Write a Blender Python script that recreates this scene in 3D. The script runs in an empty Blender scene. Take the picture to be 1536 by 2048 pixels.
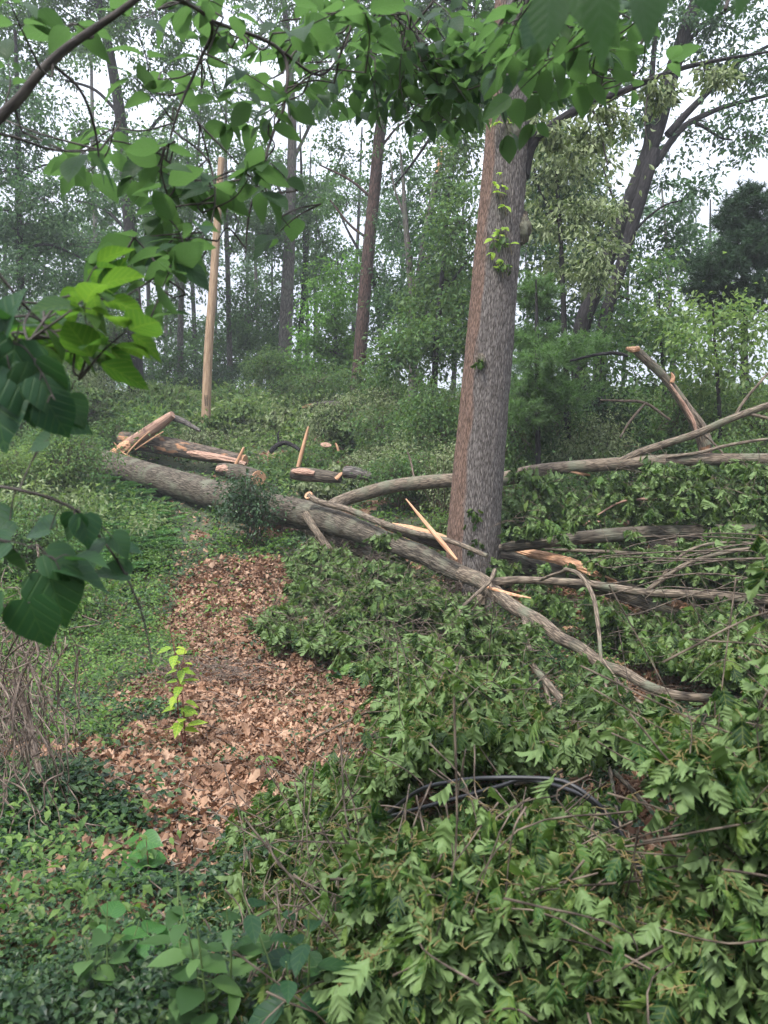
import bpy, math, random
import numpy as np
from mathutils import Vector

# ------------------------------------------------------------------ camera, world, sun, exposure
SC = bpy.context.scene
F = 1500.0                      # focal length in photo pixels (photo 1536 x 2048)
PITCH = math.radians(2.83)
cam_d = bpy.data.cameras.new("camera")
cam = bpy.data.objects.new("camera", cam_d)
SC.collection.objects.link(cam)
cam.location = (0, 0, 0)
cam.rotation_euler = (math.pi / 2 - PITCH, 0, 0)
cam_d.sensor_fit = 'HORIZONTAL'; cam_d.sensor_width = 36.0
cam_d.lens = 36.0 * F / 1536.0
cam_d.clip_start = 0.05; cam_d.clip_end = 3000
cam_d.dof.use_dof = True; cam_d.dof.focus_distance = 9.0; cam_d.dof.aperture_fstop = 6.5
SC.camera = cam

SUN_EL, SUN_AZ = math.radians(58), math.radians(-35)
world = bpy.data.worlds.new("World"); SC.world = world; world.use_nodes = True
nt = world.node_tree; nt.nodes.clear()
w_out = nt.nodes.new("ShaderNodeOutputWorld"); w_bg = nt.nodes.new("ShaderNodeBackground")
w_sky = nt.nodes.new("ShaderNodeTexSky"); w_sky.sky_type = 'NISHITA'; w_sky.sun_disc = False
w_sky.sun_elevation = SUN_EL; w_sky.sun_rotation = SUN_AZ
w_sky.air_density = 1.0; w_sky.dust_density = 2.0
w_tc = nt.nodes.new("ShaderNodeTexCoord")
w_noise = nt.nodes.new("ShaderNodeTexNoise"); w_noise.inputs["Scale"].default_value = 3.0; w_noise.inputs["Detail"].default_value = 6
w_ramp = nt.nodes.new("ShaderNodeValToRGB")
w_ramp.color_ramp.elements[0].position = 0.25; w_ramp.color_ramp.elements[0].color = (0.86, 0.86, 0.86, 1)
w_ramp.color_ramp.elements[1].position = 0.65; w_ramp.color_ramp.elements[1].color = (1, 1, 1, 1)
w_mix = nt.nodes.new("ShaderNodeMixRGB")
w_sep = nt.nodes.new("ShaderNodeSeparateXYZ")
w_grad = nt.nodes.new("ShaderNodeMapRange")           # overcast sky: zenith brighter than the horizon
w_grad.inputs["From Min"].default_value = 0.15; w_grad.inputs["From Max"].default_value = 0.95
w_grad.inputs["To Min"].default_value = .88; w_grad.inputs["To Max"].default_value = 3.3
w_cloud = nt.nodes.new("ShaderNodeVectorMath"); w_cloud.operation = 'SCALE'
w_cloud.inputs[0].default_value = (2.20, 2.34, 2.70)
nt.links.new(w_tc.outputs["Generated"], w_noise.inputs["Vector"])
nt.links.new(w_tc.outputs["Generated"], w_sep.inputs[0])
nt.links.new(w_sep.outputs["Z"], w_grad.inputs["Value"])
nt.links.new(w_grad.outputs[0], w_cloud.inputs["Scale"])
nt.links.new(w_noise.outputs["Fac"], w_ramp.inputs["Fac"])
nt.links.new(w_ramp.outputs["Color"], w_mix.inputs["Fac"])
nt.links.new(w_sky.outputs["Color"], w_mix.inputs["Color1"])
nt.links.new(w_cloud.outputs[0], w_mix.inputs["Color2"])
nt.links.new(w_mix.outputs["Color"], w_bg.inputs["Color"])
w_bg.inputs["Strength"].default_value = 0.10
nt.links.new(w_bg.outputs[0], w_out.inputs["Surface"])

sun_d = bpy.data.lights.new("sun", 'SUN'); sun = bpy.data.objects.new("sun", sun_d)
SC.collection.objects.link(sun)
sun_d.energy = 1.5; sun_d.angle = math.radians(11); sun_d.color = (1.0, 0.965, 0.90)
_sd = Vector((math.sin(-SUN_AZ) * math.cos(SUN_EL) * -1, -math.cos(SUN_AZ) * math.cos(SUN_EL), math.sin(SUN_EL)))
sun.rotation_euler = _sd.to_track_quat('Z', 'Y').to_euler()
w_sky.sun_rotation = math.atan2(_sd.x, _sd.y)

SC.view_settings.view_transform = 'Standard'; SC.view_settings.look = 'None'
SC.view_settings.gamma = 1.0; SC.view_settings.use_curve_mapping = False
SC.view_settings.exposure = 2.1
SC.render.engine = 'CYCLES'
SC.cycles.max_bounces = 5; SC.cycles.diffuse_bounces = 3; SC.cycles.glossy_bounces = 2
SC.cycles.transmission_bounces = 3; SC.cycles.transparent_max_bounces = 4; SC.cycles.volume_bounces = 0
SC.cycles.caustics_reflective = False; SC.cycles.caustics_refractive = False
SC.cycles.use_denoising = True
SC.cycles.use_adaptive_sampling = True; SC.cycles.adaptive_threshold = 0.02

rng = np.random.default_rng(7)
CP, SP = math.cos(PITCH), math.sin(PITCH)

# ------------------------------------------------------------------ maths helpers
def ray(px, py):
    u = (np.asarray(px, float) - 768) / F; v = -(np.asarray(py, float) - 1024) / F
    d = np.stack([u, v * SP + CP, v * CP - SP], -1)
    return d / d[..., 1:2]                       # per metre of forward distance

def P(px, py, d):
    return ray(px, py) * np.asarray(d, float)[..., None]

def proj(p):
    p = np.asarray(p, float)
    f = p[..., 1] * CP - p[..., 2] * SP; up = p[..., 1] * SP + p[..., 2] * CP
    return 768 + F * p[..., 0] / f, 1024 - F * up / f, f

def _hash(ix, iy, iz, s):
    h = (ix.astype(np.int64) * 374761393 + iy.astype(np.int64) * 668265263 + iz.astype(np.int64) * 2147483647 + s * 974634777) & 0xffffffff
    h = ((h ^ (h >> 13)) * 1274126177) & 0xffffffff
    h = ((h ^ (h >> 16)) * 2246822519) & 0xffffffff
    return ((h ^ (h >> 15)) & 0xffffff) / float(0xffffff)

def vnoise(p, s=0):
    p = np.asarray(p, float); i = np.floor(p); f = p - i; f = f * f * (3 - 2 * f)
    r = 0
    for dx in (0, 1):
        for dy in (0, 1):
            for dz in (0, 1):
                w = (f[..., 0] if dx else 1 - f[..., 0]) * (f[..., 1] if dy else 1 - f[..., 1]) * (f[..., 2] if dz else 1 - f[..., 2])
                r = r + w * _hash(i[..., 0] + dx, i[..., 1] + dy, i[..., 2] + dz, s)
    return r

def fbm(p, o=4, s=0):
    p = np.asarray(p, float); a = 0; k = 1.0; t = 0
    for j in range(o):
        a = a + k * vnoise(p * (2 ** j), s + j); t += k; k *= 0.5
    return a / t

PROF_D = [-30, 0, 2, 2.6, 4, 6, 8, 10, 12, 13, 15, 17, 19, 21, 23, 25, 28, 32, 40, 60, 90, 200, 900]
PROF_Z = [-1.4, -1.5, -1.65, -1.85, -2.25, -2.5, -2.5, -2.35, -2.1, -1.9, -1.4, -1.0, -.55, 0, .7, 1.4, 2.2, 3.0, 4.2, 5.6, 5.0, -2, -12]
def _h_raw(x, y):
    q = np.stack([x * 0.35, y * 0.35, 0 * x], -1)
    q2 = np.stack([x * 2.5, y * 2.5, 0 * x], -1)
    return (fbm(q, 3, 3) - 0.5) * 0.5 * np.clip(y / 12, 0.15, 1.0) + (fbm(q2, 2, 9) - 0.5) * 0.10
_TX0, _TY0, _TS = -42.0, -4.0, 0.12
_TX, _TY = np.meshgrid(np.arange(-42, 42, _TS), np.arange(-4, 90, _TS), indexing='ij')
_TAB = _h_raw(_TX, _TY)
def H(x, y):
    """height of the forest floor"""
    x = np.asarray(x, float); y = np.asarray(y, float)
    fx = np.clip((x - _TX0) / _TS, 0, _TAB.shape[0] - 1.001); fy = np.clip((y - _TY0) / _TS, 0, _TAB.shape[1] - 1.001)
    i = fx.astype(np.int32); j = fy.astype(np.int32); a = fx - i; b = fy - j
    t = (_TAB[i, j] * (1 - a) + _TAB[i + 1, j] * a) * (1 - b) + (_TAB[i, j + 1] * (1 - a) + _TAB[i + 1, j + 1] * a) * b
    z = np.interp(y, PROF_D, PROF_Z) + t
    z = z + 0.30 * np.exp(-((x + 2.6) / 1.2) ** 2) * np.clip((9 - y) / 5, 0, 1) * np.clip(y / 3, 0, 1)
    return z + 0.35 * np.clip((x - 5) / 8, 0, 1.5) * np.clip(y / 14, 0, 1)

_DS = 1.2 * (100 / 1.2) ** np.linspace(0, 1, 90)
def G(px, py, h=0.0):
    """points where the sight line meets the terrain raised by h"""
    px = np.atleast_1d(np.asarray(px, float)); py = np.atleast_1d(np.asarray(py, float))
    h = np.broadcast_to(np.asarray(h, float), px.shape)
    R = ray(px, py); out = np.zeros((len(px), 3))
    for a in range(0, len(px), 8000):
        r = R[a:a + 8000]; hh = h[a:a + 8000]
        X = r[:, 0:1] * _DS; Z = r[:, 2:3] * _DS; Y = np.broadcast_to(_DS, X.shape)
        b = (Z - H(X, Y) - hh[:, None]) < 0
        k = np.where(b.any(1), b.argmax(1), len(_DS) - 1)
        lo = _DS[np.maximum(k - 1, 0)]; hi = _DS[k]
        for _ in range(7):
            m = (lo + hi) / 2; under = (r[:, 2] * m - H(r[:, 0] * m, m) - hh) < 0
            hi = np.where(under, m, hi); lo = np.where(under, lo, m)
        out[a:a + 8000] = r * ((lo + hi) / 2)[:, None]
    return out

def norm(v):
    return v / np.maximum(np.linalg.norm(v, axis=-1, keepdims=True), 1e-9)

def in_poly(px, py, poly):
    px = np.asarray(px); py = np.asarray(py); c = np.zeros(px.shape, bool); n = len(poly)
    for i in range(n):
        x1, y1 = poly[i]; x2, y2 = poly[(i + 1) % n]
        if y1 == y2: continue
        m = ((y1 > py) != (y2 > py)) & (px < (x2 - x1) * (py - y1) / (y2 - y1) + x1)
        c ^= m
    return c

# ------------------------------------------------------------------ mesh building
class MB:
    def __init__(s): s.v = []; s.q = []; s.t = []; s.a = []; s.n = 0
    def add(s, v, q=None, t=None, a=None):
        v = np.asarray(v, float).reshape(-1, 3)
        s.v.append(v)
        if q is not None and len(q): s.q.append(np.asarray(q) + s.n)
        if t is not None and len(t): s.t.append(np.asarray(t) + s.n)
        s.a.append(v if a is None else np.asarray(a, float).reshape(-1, 3))
        s.n += len(v)
    def build(s, name, mat, parent=None, smooth=True, attr=True):
        if not s.v: return None
        V = np.concatenate(s.v)
        loc = None
        if parent is not None:
            V = V - np.array(parent_loc(parent))
        Q = np.concatenate(s.q) if s.q else np.zeros((0, 4), int)
        T = np.concatenate(s.t) if s.t else np.zeros((0, 3), int)
        me = bpy.data.meshes.new(name)
        nl = len(Q) * 4 + len(T) * 3; nf = len(Q) + len(T)
        me.vertices.add(len(V)); me.vertices.foreach_set("co", V.astype(np.float32).ravel())
        me.loops.add(nl); me.loops.foreach_set("vertex_index", np.concatenate([Q.ravel(), T.ravel()]).astype(np.int32))
        me.polygons.add(nf)
        st = np.concatenate([np.arange(len(Q)) * 4, len(Q) * 4 + np.arange(len(T)) * 3]).astype(np.int32)
        me.polygons.foreach_set("loop_start", st)
        me.update(calc_edges=True)
        me.polygons.foreach_set("use_smooth", np.full(nf, smooth))
        if attr:
            at = me.attributes.new("co", 'FLOAT_VECTOR', 'POINT')
            at.data.foreach_set("vector", np.concatenate(s.a).astype(np.float32).ravel())
        me.materials.append(mat)
        o = bpy.data.objects.new(name, me); SC.collection.objects.link(o)
        if parent is not None: o.parent = parent
        return o

def parent_loc(o):
    l = np.zeros(3)
    while o is not None:
        l = l + np.array(o.location); o = o.parent
    return l

def tag(o, label=None, cat=None, group=None, kind=None):
    if label: o["label"] = label
    if cat: o["category"] = cat
    if group: o["group"] = group
    if kind: o["kind"] = kind
    return o

def thing(name, label, cat, loc, group=None):
    o = bpy.data.objects.new(name, None); SC.collection.objects.link(o)
    o.location = tuple(float(c) for c in loc); o.empty_display_size = 0.2
    return tag(o, label, cat, group)

def spline(pts, per=8):
    """Catmull-Rom through rows of numbers"""
    p = np.asarray(pts, float)
    if len(p) < 3:
        t = np.linspace(0, 1, per + 1)[:, None]; return p[0] * (1 - t) + p[-1] * t
    e = np.vstack([2 * p[0] - p[1], p, 2 * p[-1] - p[-2]]); out = []
    for i in range(1, len(e) - 2):
        t = np.linspace(0, 1, per, endpoint=False)[:, None]
        a, b, c, d = e[i - 1], e[i], e[i + 1], e[i + 2]
        out.append(0.5 * (2 * b + (c - a) * t + (2 * a - 5 * b + 4 * c - d) * t ** 2 + (3 * b - a - 3 * c + d) * t ** 3))
    out.append(p[-1:]); return np.vstack(out)

def tube(mb, pts, rad, seg=10, rough=0.0, rs=3.0, seed=0, cap=True, furrow=0.0, nfur=14, flare=0):
    p = np.asarray(pts, float); n = len(p); r = np.broadcast_to(np.asarray(rad, float), (n,)).copy()
    tan = norm(np.gradient(p, axis=0))
    x = np.array([1.0, 0, 0]) if abs(tan[0][0]) < 0.9 else np.array([0, 0, 1.0])
    X = np.zeros((n, 3)); x = x - tan[0] * x.dot(tan[0]); X[0] = x / np.linalg.norm(x)
    for i in range(1, n):
        x = X[i - 1] - tan[i] * X[i - 1].dot(tan[i]); X[i] = x / max(np.linalg.norm(x), 1e-9)
    Y = np.cross(tan, X)
    L = np.concatenate([[0], np.cumsum(np.linalg.norm(np.diff(p, axis=0), axis=1))])
    th = np.arange(seg) / seg * 2 * math.pi
    c, s_ = np.cos(th), np.sin(th)
    co = np.stack([c[None, :] * r[:, None], s_[None, :] * r[:, None], np.broadcast_to(L[:, None], (n, seg))], -1)
    rr = np.broadcast_to(r[:, None], (n, seg)).copy()
    if rough:
        q = co * np.array([rs, rs, rs * .5]) + seed * 7.3
        rr = rr * (1 + rough * 2 * (fbm(q, 3, 5) - 0.5))
    if furrow:
        q = np.stack([c[None, :] * nfur / 6.28 + 0 * L[:, None], s_[None, :] * nfur / 6.28 + 0 * L[:, None], L[:, None] * 3.2 + 0 * c[None, :]], -1) + seed
        warp = fbm(q * np.array([.6, .6, 2.0]), 2, 31)[..., None] * 0.9
        a = np.abs(vnoise(q + warp, 41) - 0.5) * 2
        b = np.abs(vnoise(q * 2.1 + warp, 43) - 0.5) * 2
        rr = rr + furrow * (np.clip(a * 1.6, 0, 1) + 0.5 * np.clip(b * 1.6, 0, 1) - 0.9)
    V = p[:, None, :] + rr[..., None] * (c[None, :, None] * X[:, None, :] + s_[None, :, None] * Y[:, None, :])
    i = np.arange(n - 1)[:, None] * seg; j = np.arange(seg)[None, :]; j2 = (j + 1) % seg
    q = np.stack([i + j, i + j2, i + seg + j2, i + seg + j], -1).reshape(-1, 4)
    base = mb.n
    mb.add(V, q=q, a=co)
    if cap:
        for k, rev in ((0, True), (n - 1, False)):
            cc = p[k]; ring = V[k]
            t = np.stack([np.full(seg, seg), np.arange(seg), (np.arange(seg) + 1) % seg], -1)
            if rev: t = t[:, ::-1]
            mb.add(np.vstack([ring, cc[None]]), t=t, a=np.vstack([co[k], [[0, 0, L[k]]]]))
    return V

def wpath(rows, d0=None, per=6):
    """rows of (px, py, width px, depth) -> world points and radii; width in photo pixels"""
    r = np.array([list(q) + ([d0] if len(q) == 3 else []) for q in rows], float)
    s = spline(r, per)
    return P(s[:, 0], s[:, 1], s[:, 3]), s[:, 2] * s[:, 3] / F / 2

# ---- leaf templates: (verts, quads, tris)
def leaf_from_profile(hw, ys, fold=0.35, curl=0.25, tip=1.0, mid_y=None, wob=0.0, seed=0, roll=0.0):
    n = len(hw); hw = np.asarray(hw, float); ys = np.asarray(ys, float)
    my = ys if mid_y is None else np.asarray(mid_y, float)
    r = np.random.default_rng(seed)
    def bend(x, y):
        z = fold * np.abs(x) - curl * y * y + wob * r.normal(size=len(x)) * (np.abs(x) > 0.01)
        z = z - roll * x * x * 3
        return np.stack([x, y, z], -1)
    L = bend(-hw, ys); M = bend(0 * hw, my); Rr = bend(hw, ys)
    V = np.concatenate([L, M, Rr]); q = []
    for i in range(n - 1):
        q.append([i, n + i, n + i + 1, i + 1]); q.append([n + i, 2 * n + i, 2 * n + i + 1, n + i + 1])
    return V, np.array(q), None

def t_oak(seed=0, fold=.35, curl=.25, roll=0):
    hw = [0.012, .10, .25, .17, .36, .22, .42, .21, .31, .15, .15, .004]
    ys = [0, .12, .27, .25, .53, .40, .77, .57, .93, .74, .98, 1.06]
    my = [0, .08, .16, .22, .32, .40, .50, .58, .68, .78, .88, 1.0]
    return leaf_from_profile(hw, ys, fold, curl, mid_y=my, wob=.05, seed=seed, roll=roll)
def t_oak_small(seed=0, fold=.4, curl=.3):
    hw = [.02, .22, .15, .36, .17, .24, .01]; ys = [0, .3, .33, .66, .6, .88, 1.02]; my = [0, .2, .33, .5, .66, .8, 1.0]
    return leaf_from_profile(hw, ys, fold, curl, mid_y=my, wob=.03, seed=seed)
def t_ovate(seed=0, fold=.25, curl=.25, w=.3):
    y = np.array([0, .08, .2, .35, .5, .65, .8, .92, 1.0])
    hw = w * np.array([.02, .45, .82, 1, .98, .82, .52, .2, .0]) + .004
    return leaf_from_profile(hw, y, fold, curl, wob=.008, seed=seed)
def t_heart(seed=0, fold=.2, curl=.2):
    y = np.array([-.10, -.13, .0, .18, .36, .54, .7, .84, 1.0]); my = np.array([0, .02, .08, .2, .36, .54, .7, .84, 1.0])
    hw = np.array([.08, .28, .47, .53, .5, .4, .27, .12, .005])
    return leaf_from_profile(hw, y, fold, curl, mid_y=my, wob=.008, seed=seed)
def t_simple(w=.28, fold=.3, curl=.15):
    V = np.array([[0, 0, 0], [-w, .45, fold * w], [0, .5, 0], [w, .45, fold * w], [0, 1, -curl]])
    return V, np.array([[0, 2, 4, 1], [0, 3, 4, 2]]), None
def t_hex(w=.28, fold=.3, curl=.2, seed=0):
    return leaf_from_profile([.01, w * .9, w, .01], [0, .3, .62, 1], fold, curl, wob=.02, seed=seed)
def t_blade(w=.05, curl=.5):
    y = np.array([0, .3, .65, 1.0]); return leaf_from_profile([w * .6, w, w * .8, .003], y, .3, curl)
def t_needle(w=.035):
    V = np.array([[-w, 0, 0], [w, 0, 0], [0, 1, 0]], float); return V, None, np.array([[0, 1, 2]])
def t_frond(pairs=9):
    V = []; q = []
    def leafl(o, d, l, w):
        k = len(V); d = np.array(d); o = np.array(o); s = np.array([-d[1], d[0], 0])
        V.extend([o, o + d * l * .45 - s * w + [0, 0, .02], o + d * l + [0, 0, -.06], o + d * l * .45 + s * w + [0, 0, .02]]); q.append([k, k + 1, k + 2, k + 3])
    for i in range(pairs):
        t = (i + 1) / (pairs + 1); l = .30 * math.sin(math.pi * (.15 + .8 * t)) + .05
        for sd in (-1, 1): leafl([0, t, -.3 * t * t], [sd * .92, .38, 0], l, .05)
    leafl([0, .93, -.27], [0, 1, 0], .14, .04)
    k = len(V); V.extend([[-.008, 0, 0], [.008, 0, 0], [.004, .95, -.28], [-.004, .95, -.28]]); q.append([k, k + 1, k + 2, k + 3])
    return np.array(V, float), np.array(q), None

def inst(mb, tpl, pos, Yd, Zd, scale):
    """place a leaf template at every pos, its long axis along Yd and its face towards Zd"""
    V, q, t = tpl; N = len(pos)
    if N == 0: return
    Y = norm(Yd); X = norm(np.cross(Y, Zd)); Z = np.cross(X, Y)
    sc = np.broadcast_to(np.asarray(scale, float), (N,))[:, None, None]
    W = pos[:, None, :] + sc * (V[None, :, 0:1] * X[:, None, :] + V[None, :, 1:2] * Y[:, None, :] + V[None, :, 2:3] * Z[:, None, :])
    m = len(V); off = (np.arange(N) * m)[:, None, None]
    mb.add(W, q=None if q is None else (q[None] + off).reshape(-1, 4), t=None if t is None else (t[None] + off).reshape(-1, 3),
           a=np.broadcast_to(V[None], (N, m, 3)))

def inst_mix(mb, tpls, pos, Yd, Zd, scale, r):
    k = r.integers(0, len(tpls), len(pos)); scale = np.broadcast_to(scale, (len(pos),))
    for i, tp in enumerate(tpls):
        m = k == i; inst(mb, tp, pos[m], Yd[m], Zd[m], scale[m])

def rdir(n, r):
    return norm(r.normal(size=(n, 3)))

# ------------------------------------------------------------------ materials
def nodes(name):
    m = bpy.data.materials.new(name); m.use_nodes = True; t = m.node_tree; t.nodes.clear()
    return m, t, t.nodes, t.links
def N(ns, ty, **kw):
    n = ns.new(ty)
    for k, v in kw.items():
        if k in n.inputs: n.inputs[k].default_value = v
        else: setattr(n, k, v)
    return n
def ramp(ns, stops, interp='LINEAR'):
    r = ns.new("ShaderNodeValToRGB"); cr = r.color_ramp; cr.interpolation = interp
    while len(cr.elements) < len(stops): cr.elements.new(0.5)
    for e, (p, c) in zip(cr.elements, stops): e.position = p; e.color = (*c, 1)
    return r

def leaf_mat(name, cols, back=None, trans=.35, rough=.45, veins=0, spec=.4, tcol=None, nsc=.55, nlo=.72, nhi=1.3):
    """leaf colour varies leaf by leaf; cols dark..light; back = colour factor of the underside"""
    m, t, ns, ln = nodes(name)
    geo = ns.new("ShaderNodeNewGeometry")
    st = [(i / (len(cols) - 1), c) for i, c in enumerate(cols)]
    rp = ramp(ns, st); ln.new(geo.outputs["Random Per Island"], rp.inputs["Fac"])
    tc = N(ns, "ShaderNodeTexCoord"); nz = N(ns, "ShaderNodeTexNoise", Scale=nsc, Detail=3.0)
    ln.new(tc.outputs["Object"], nz.inputs["Vector"])
    mr = N(ns, "ShaderNodeMapRange"); mr.inputs["From Min"].default_value = .3; mr.inputs["From Max"].default_value = .7
    mr.inputs["To Min"].default_value = nlo; mr.inputs["To Max"].default_value = nhi
    ln.new(nz.outputs["Fac"], mr.inputs["Value"])
    sc = N(ns, "ShaderNodeVectorMath", operation='SCALE'); ln.new(rp.outputs["Color"], sc.inputs[0]); ln.new(mr.outputs[0], sc.inputs["Scale"])
    col = sc.outputs[0]; bump = None
    if veins:
        at = N(ns, "ShaderNodeAttribute", attribute_name="co"); sp = ns.new("ShaderNodeSeparateXYZ"); ln.new(at.outputs["Vector"], sp.inputs[0])
        ab = N(ns, "ShaderNodeMath", operation='ABSOLUTE'); ln.new(sp.outputs["X"], ab.inputs[0])
        k = N(ns, "ShaderNodeMath", operation='MULTIPLY'); k.inputs[1].default_value = 1.1; ln.new(ab.outputs[0], k.inputs[0])
        sb = N(ns, "ShaderNodeMath", operation='SUBTRACT'); ln.new(sp.outputs["Y"], sb.inputs[0]); ln.new(k.outputs[0], sb.inputs[1])
        ml = N(ns, "ShaderNodeMath", operation='MULTIPLY'); ml.inputs[1].default_value = veins * 6.283; ln.new(sb.outputs[0], ml.inputs[0])
        si = N(ns, "ShaderNodeMath", operation='SINE'); ln.new(ml.outputs[0], si.inputs[0])
        pw = N(ns, "ShaderNodeMapRange"); pw.inputs["From Min"].default_value = .75; pw.inputs["From Max"].default_value = 1.0; ln.new(si.outputs[0], pw.inputs["Value"])
        mid = N(ns, "ShaderNodeMapRange"); mid.inputs["From Min"].default_value = .018; mid.inputs["From Max"].default_value = .006; ln.new(ab.outputs[0], mid.inputs["Value"])
        mx = N(ns, "ShaderNodeMath", operation='MAXIMUM'); ln.new(pw.outputs[0], mx.inputs[0]); ln.new(mid.outputs[0], mx.inputs[1])
        m2 = N(ns, "ShaderNodeMath", operation='MULTIPLY'); m2.inputs[1].default_value = .45; ln.new(mx.outputs[0], m2.inputs[0])
        vm = N(ns, "ShaderNodeMixRGB"); vm.inputs["Color2"].default_value = (cols[-1][0] * 1.9, cols[-1][1] * 1.5, cols[-1][2] * 1.5, 1)
        ln.new(m2.outputs[0], vm.inputs["Fac"]); ln.new(col, vm.inputs["Color1"]); col = vm.outputs[0]
        bump = N(ns, "ShaderNodeBump", Strength=.4, Distance=.003); ln.new(mx.outputs[0], bump.inputs["Height"]); bump.invert = True
    if back:
        bm = N(ns, "ShaderNodeMixRGB"); bm.inputs["Color2"].default_value = (*back, 1)
        f = N(ns, "ShaderNodeMath", operation='MULTIPLY'); f.inputs[1].default_value = .8; ln.new(geo.outputs["Backfacing"], f.inputs[0])
        ln.new(f.outputs[0], bm.inputs["Fac"]); ln.new(col, bm.inputs["Color1"]); col = bm.outputs[0]
    pr = N(ns, "ShaderNodeBsdfPrincipled", Roughness=rough); pr.inputs["Specular IOR Level"].default_value = spec
    ln.new(col, pr.inputs["Base Color"])
    if bump: ln.new(bump.outputs[0], pr.inputs["Normal"])
    tr = ns.new("ShaderNodeBsdfTranslucent")
    hs = N(ns, "ShaderNodeVectorMath", operation='MULTIPLY'); hs.inputs[1].default_value = tcol or (1.35, 1.6, .7)
    ln.new(col, hs.inputs[0]); ln.new(hs.outputs[0], tr.inputs["Color"])
    mx = N(ns, "ShaderNodeMixShader", Fac=trans); mx.inputs[0].default_value = trans
    ln.new(pr.outputs[0], mx.inputs[1]); ln.new(tr.outputs[0], mx.inputs[2])
    out = ns.new("ShaderNodeOutputMaterial"); ln.new(mx.outputs[0], out.inputs["Surface"])
    return m

def bark_mat(name, dark, light, k=26.0, stretch=.12, bump=.02, moss=None, patch=None, strip=None, rough=.9, contrast=(.3, .65)):
    """bark_mat runs its grain along the stem (attribute co = round the stem, along the stem)"""
    m, t, ns, ln = nodes(name)
    at = N(ns, "ShaderNodeAttribute", attribute_name="co")
    mp = N(ns, "ShaderNodeMapping"); mp.inputs["Scale"].default_value = (k, k, k * stretch); ln.new(at.outputs["Vector"], mp.inputs["Vector"])
    nz = N(ns, "ShaderNodeTexNoise", Scale=1.0, Detail=7.0, Roughness=.62, Distortion=.5); ln.new(mp.outputs[0], nz.inputs["Vector"])
    vo = N(ns, "ShaderNodeTexVoronoi", feature='DISTANCE_TO_EDGE', Scale=.8); 
    ad = N(ns, "ShaderNodeVectorMath", operation='ADD'); ln.new(mp.outputs[0], ad.inputs[0]); ln.new(nz.outputs["Color"], ad.inputs[1]); ln.new(ad.outputs[0], vo.inputs["Vector"])
    vr = N(ns, "ShaderNodeMapRange"); vr.inputs["From Max"].default_value = .25; ln.new(vo.outputs["Distance"], vr.inputs["Value"])
    mu = N(ns, "ShaderNodeMath", operation='MULTIPLY'); ln.new(vr.outputs[0], mu.inputs[0]); ln.new(nz.outputs["Fac"], mu.inputs[1])
    ad2 = N(ns, "ShaderNodeMath", operation='ADD'); ln.new(mu.outputs[0], ad2.inputs[0]); ln.new(nz.outputs["Fac"], ad2.inputs[1])
    hf = N(ns, "ShaderNodeMath", operation='MULTIPLY'); hf.inputs[1].default_value = .6; ln.new(ad2.outputs[0], hf.inputs[0])
    rp = ramp(ns, [(contrast[0], dark), (contrast[1], light)]); ln.new(hf.outputs[0], rp.inputs["Fac"])
    col = rp.outputs["Color"]
    def over(col, c, scale, lo, hi, vec=None, z=1.0):
        n2 = N(ns, "ShaderNodeTexNoise", Scale=scale, Detail=4.0)
        mp2 = N(ns, "ShaderNodeMapping"); mp2.inputs["Scale"].default_value = (1, 1, z); ln.new(at.outputs["Vector"], mp2.inputs["Vector"]); ln.new(mp2.outputs[0], n2.inputs["Vector"])
        mr = N(ns, "ShaderNodeMapRange"); mr.inputs["From Min"].default_value = lo; mr.inputs["From Max"].default_value = hi; ln.new(n2.outputs["Fac"], mr.inputs["Value"])
        mx = N(ns, "ShaderNodeMixRGB"); mx.inputs["Color2"].default_value = (*c, 1); ln.new(mr.outputs[0], mx.inputs["Fac"]); ln.new(col, mx.inputs["Color1"])
        return mx.outputs[0]
    if moss: col = over(col, moss, 2.2, .50, .66)
    if patch: col = over(col, patch, 5.0, .56, .64, z=.4)
    if strip:                                     # band of stem where the outer bark is gone: (direction, threshold, colour dark, colour light)
        (dx, dy), th, c1, c2 = strip
        sp = ns.new("ShaderNodeSeparateXYZ"); ln.new(at.outputs["Vector"], sp.inputs[0])
        a = N(ns, "ShaderNodeMath", operation='MULTIPLY'); a.inputs[1].default_value = dx; ln.new(sp.outputs["X"], a.inputs[0])
        b = N(ns, "ShaderNodeMath", operation='MULTIPLY_ADD'); b.inputs[1].default_value = dy; ln.new(sp.outputs["Y"], b.inputs[0]); ln.new(a.outputs[0], b.inputs[2])
        n3 = N(ns, "ShaderNodeTexNoise", Scale=9.0, Detail=4.0)
        mp3 = N(ns, "ShaderNodeMapping"); mp3.inputs["Scale"].default_value = (1, 1, .12); ln.new(at.outputs["Vector"], mp3.inputs["Vector"]); ln.new(mp3.outputs[0], n3.inputs["Vector"])
        c = N(ns, "ShaderNodeMath", operation='MULTIPLY_ADD'); c.inputs[1].default_value = .26; ln.new(n3.outputs["Fac"], c.inputs[0]); ln.new(b.outputs[0], c.inputs[2])
        mr = N(ns, "ShaderNodeMapRange"); mr.inputs["From Min"].default_value = th + .07; mr.inputs["From Max"].default_value = th + .12; ln.new(c.outputs[0], mr.inputs["Value"])
        r2 = ramp(ns, [(.28, c1), (.62, c2)]); ln.new(hf.outputs[0], r2.inputs["Fac"])
        mx = N(ns, "ShaderNodeMixRGB"); ln.new(mr.outputs[0], mx.inputs["Fac"]); ln.new(col, mx.inputs["Color1"]); ln.new(r2.outputs[0], mx.inputs["Color2"]); col = mx.outputs[0]
    pr = N(ns, "ShaderNodeBsdfPrincipled", Roughness=rough); pr.inputs["Specular IOR Level"].default_value = .2
    ln.new(col, pr.inputs["Base Color"])
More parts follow.
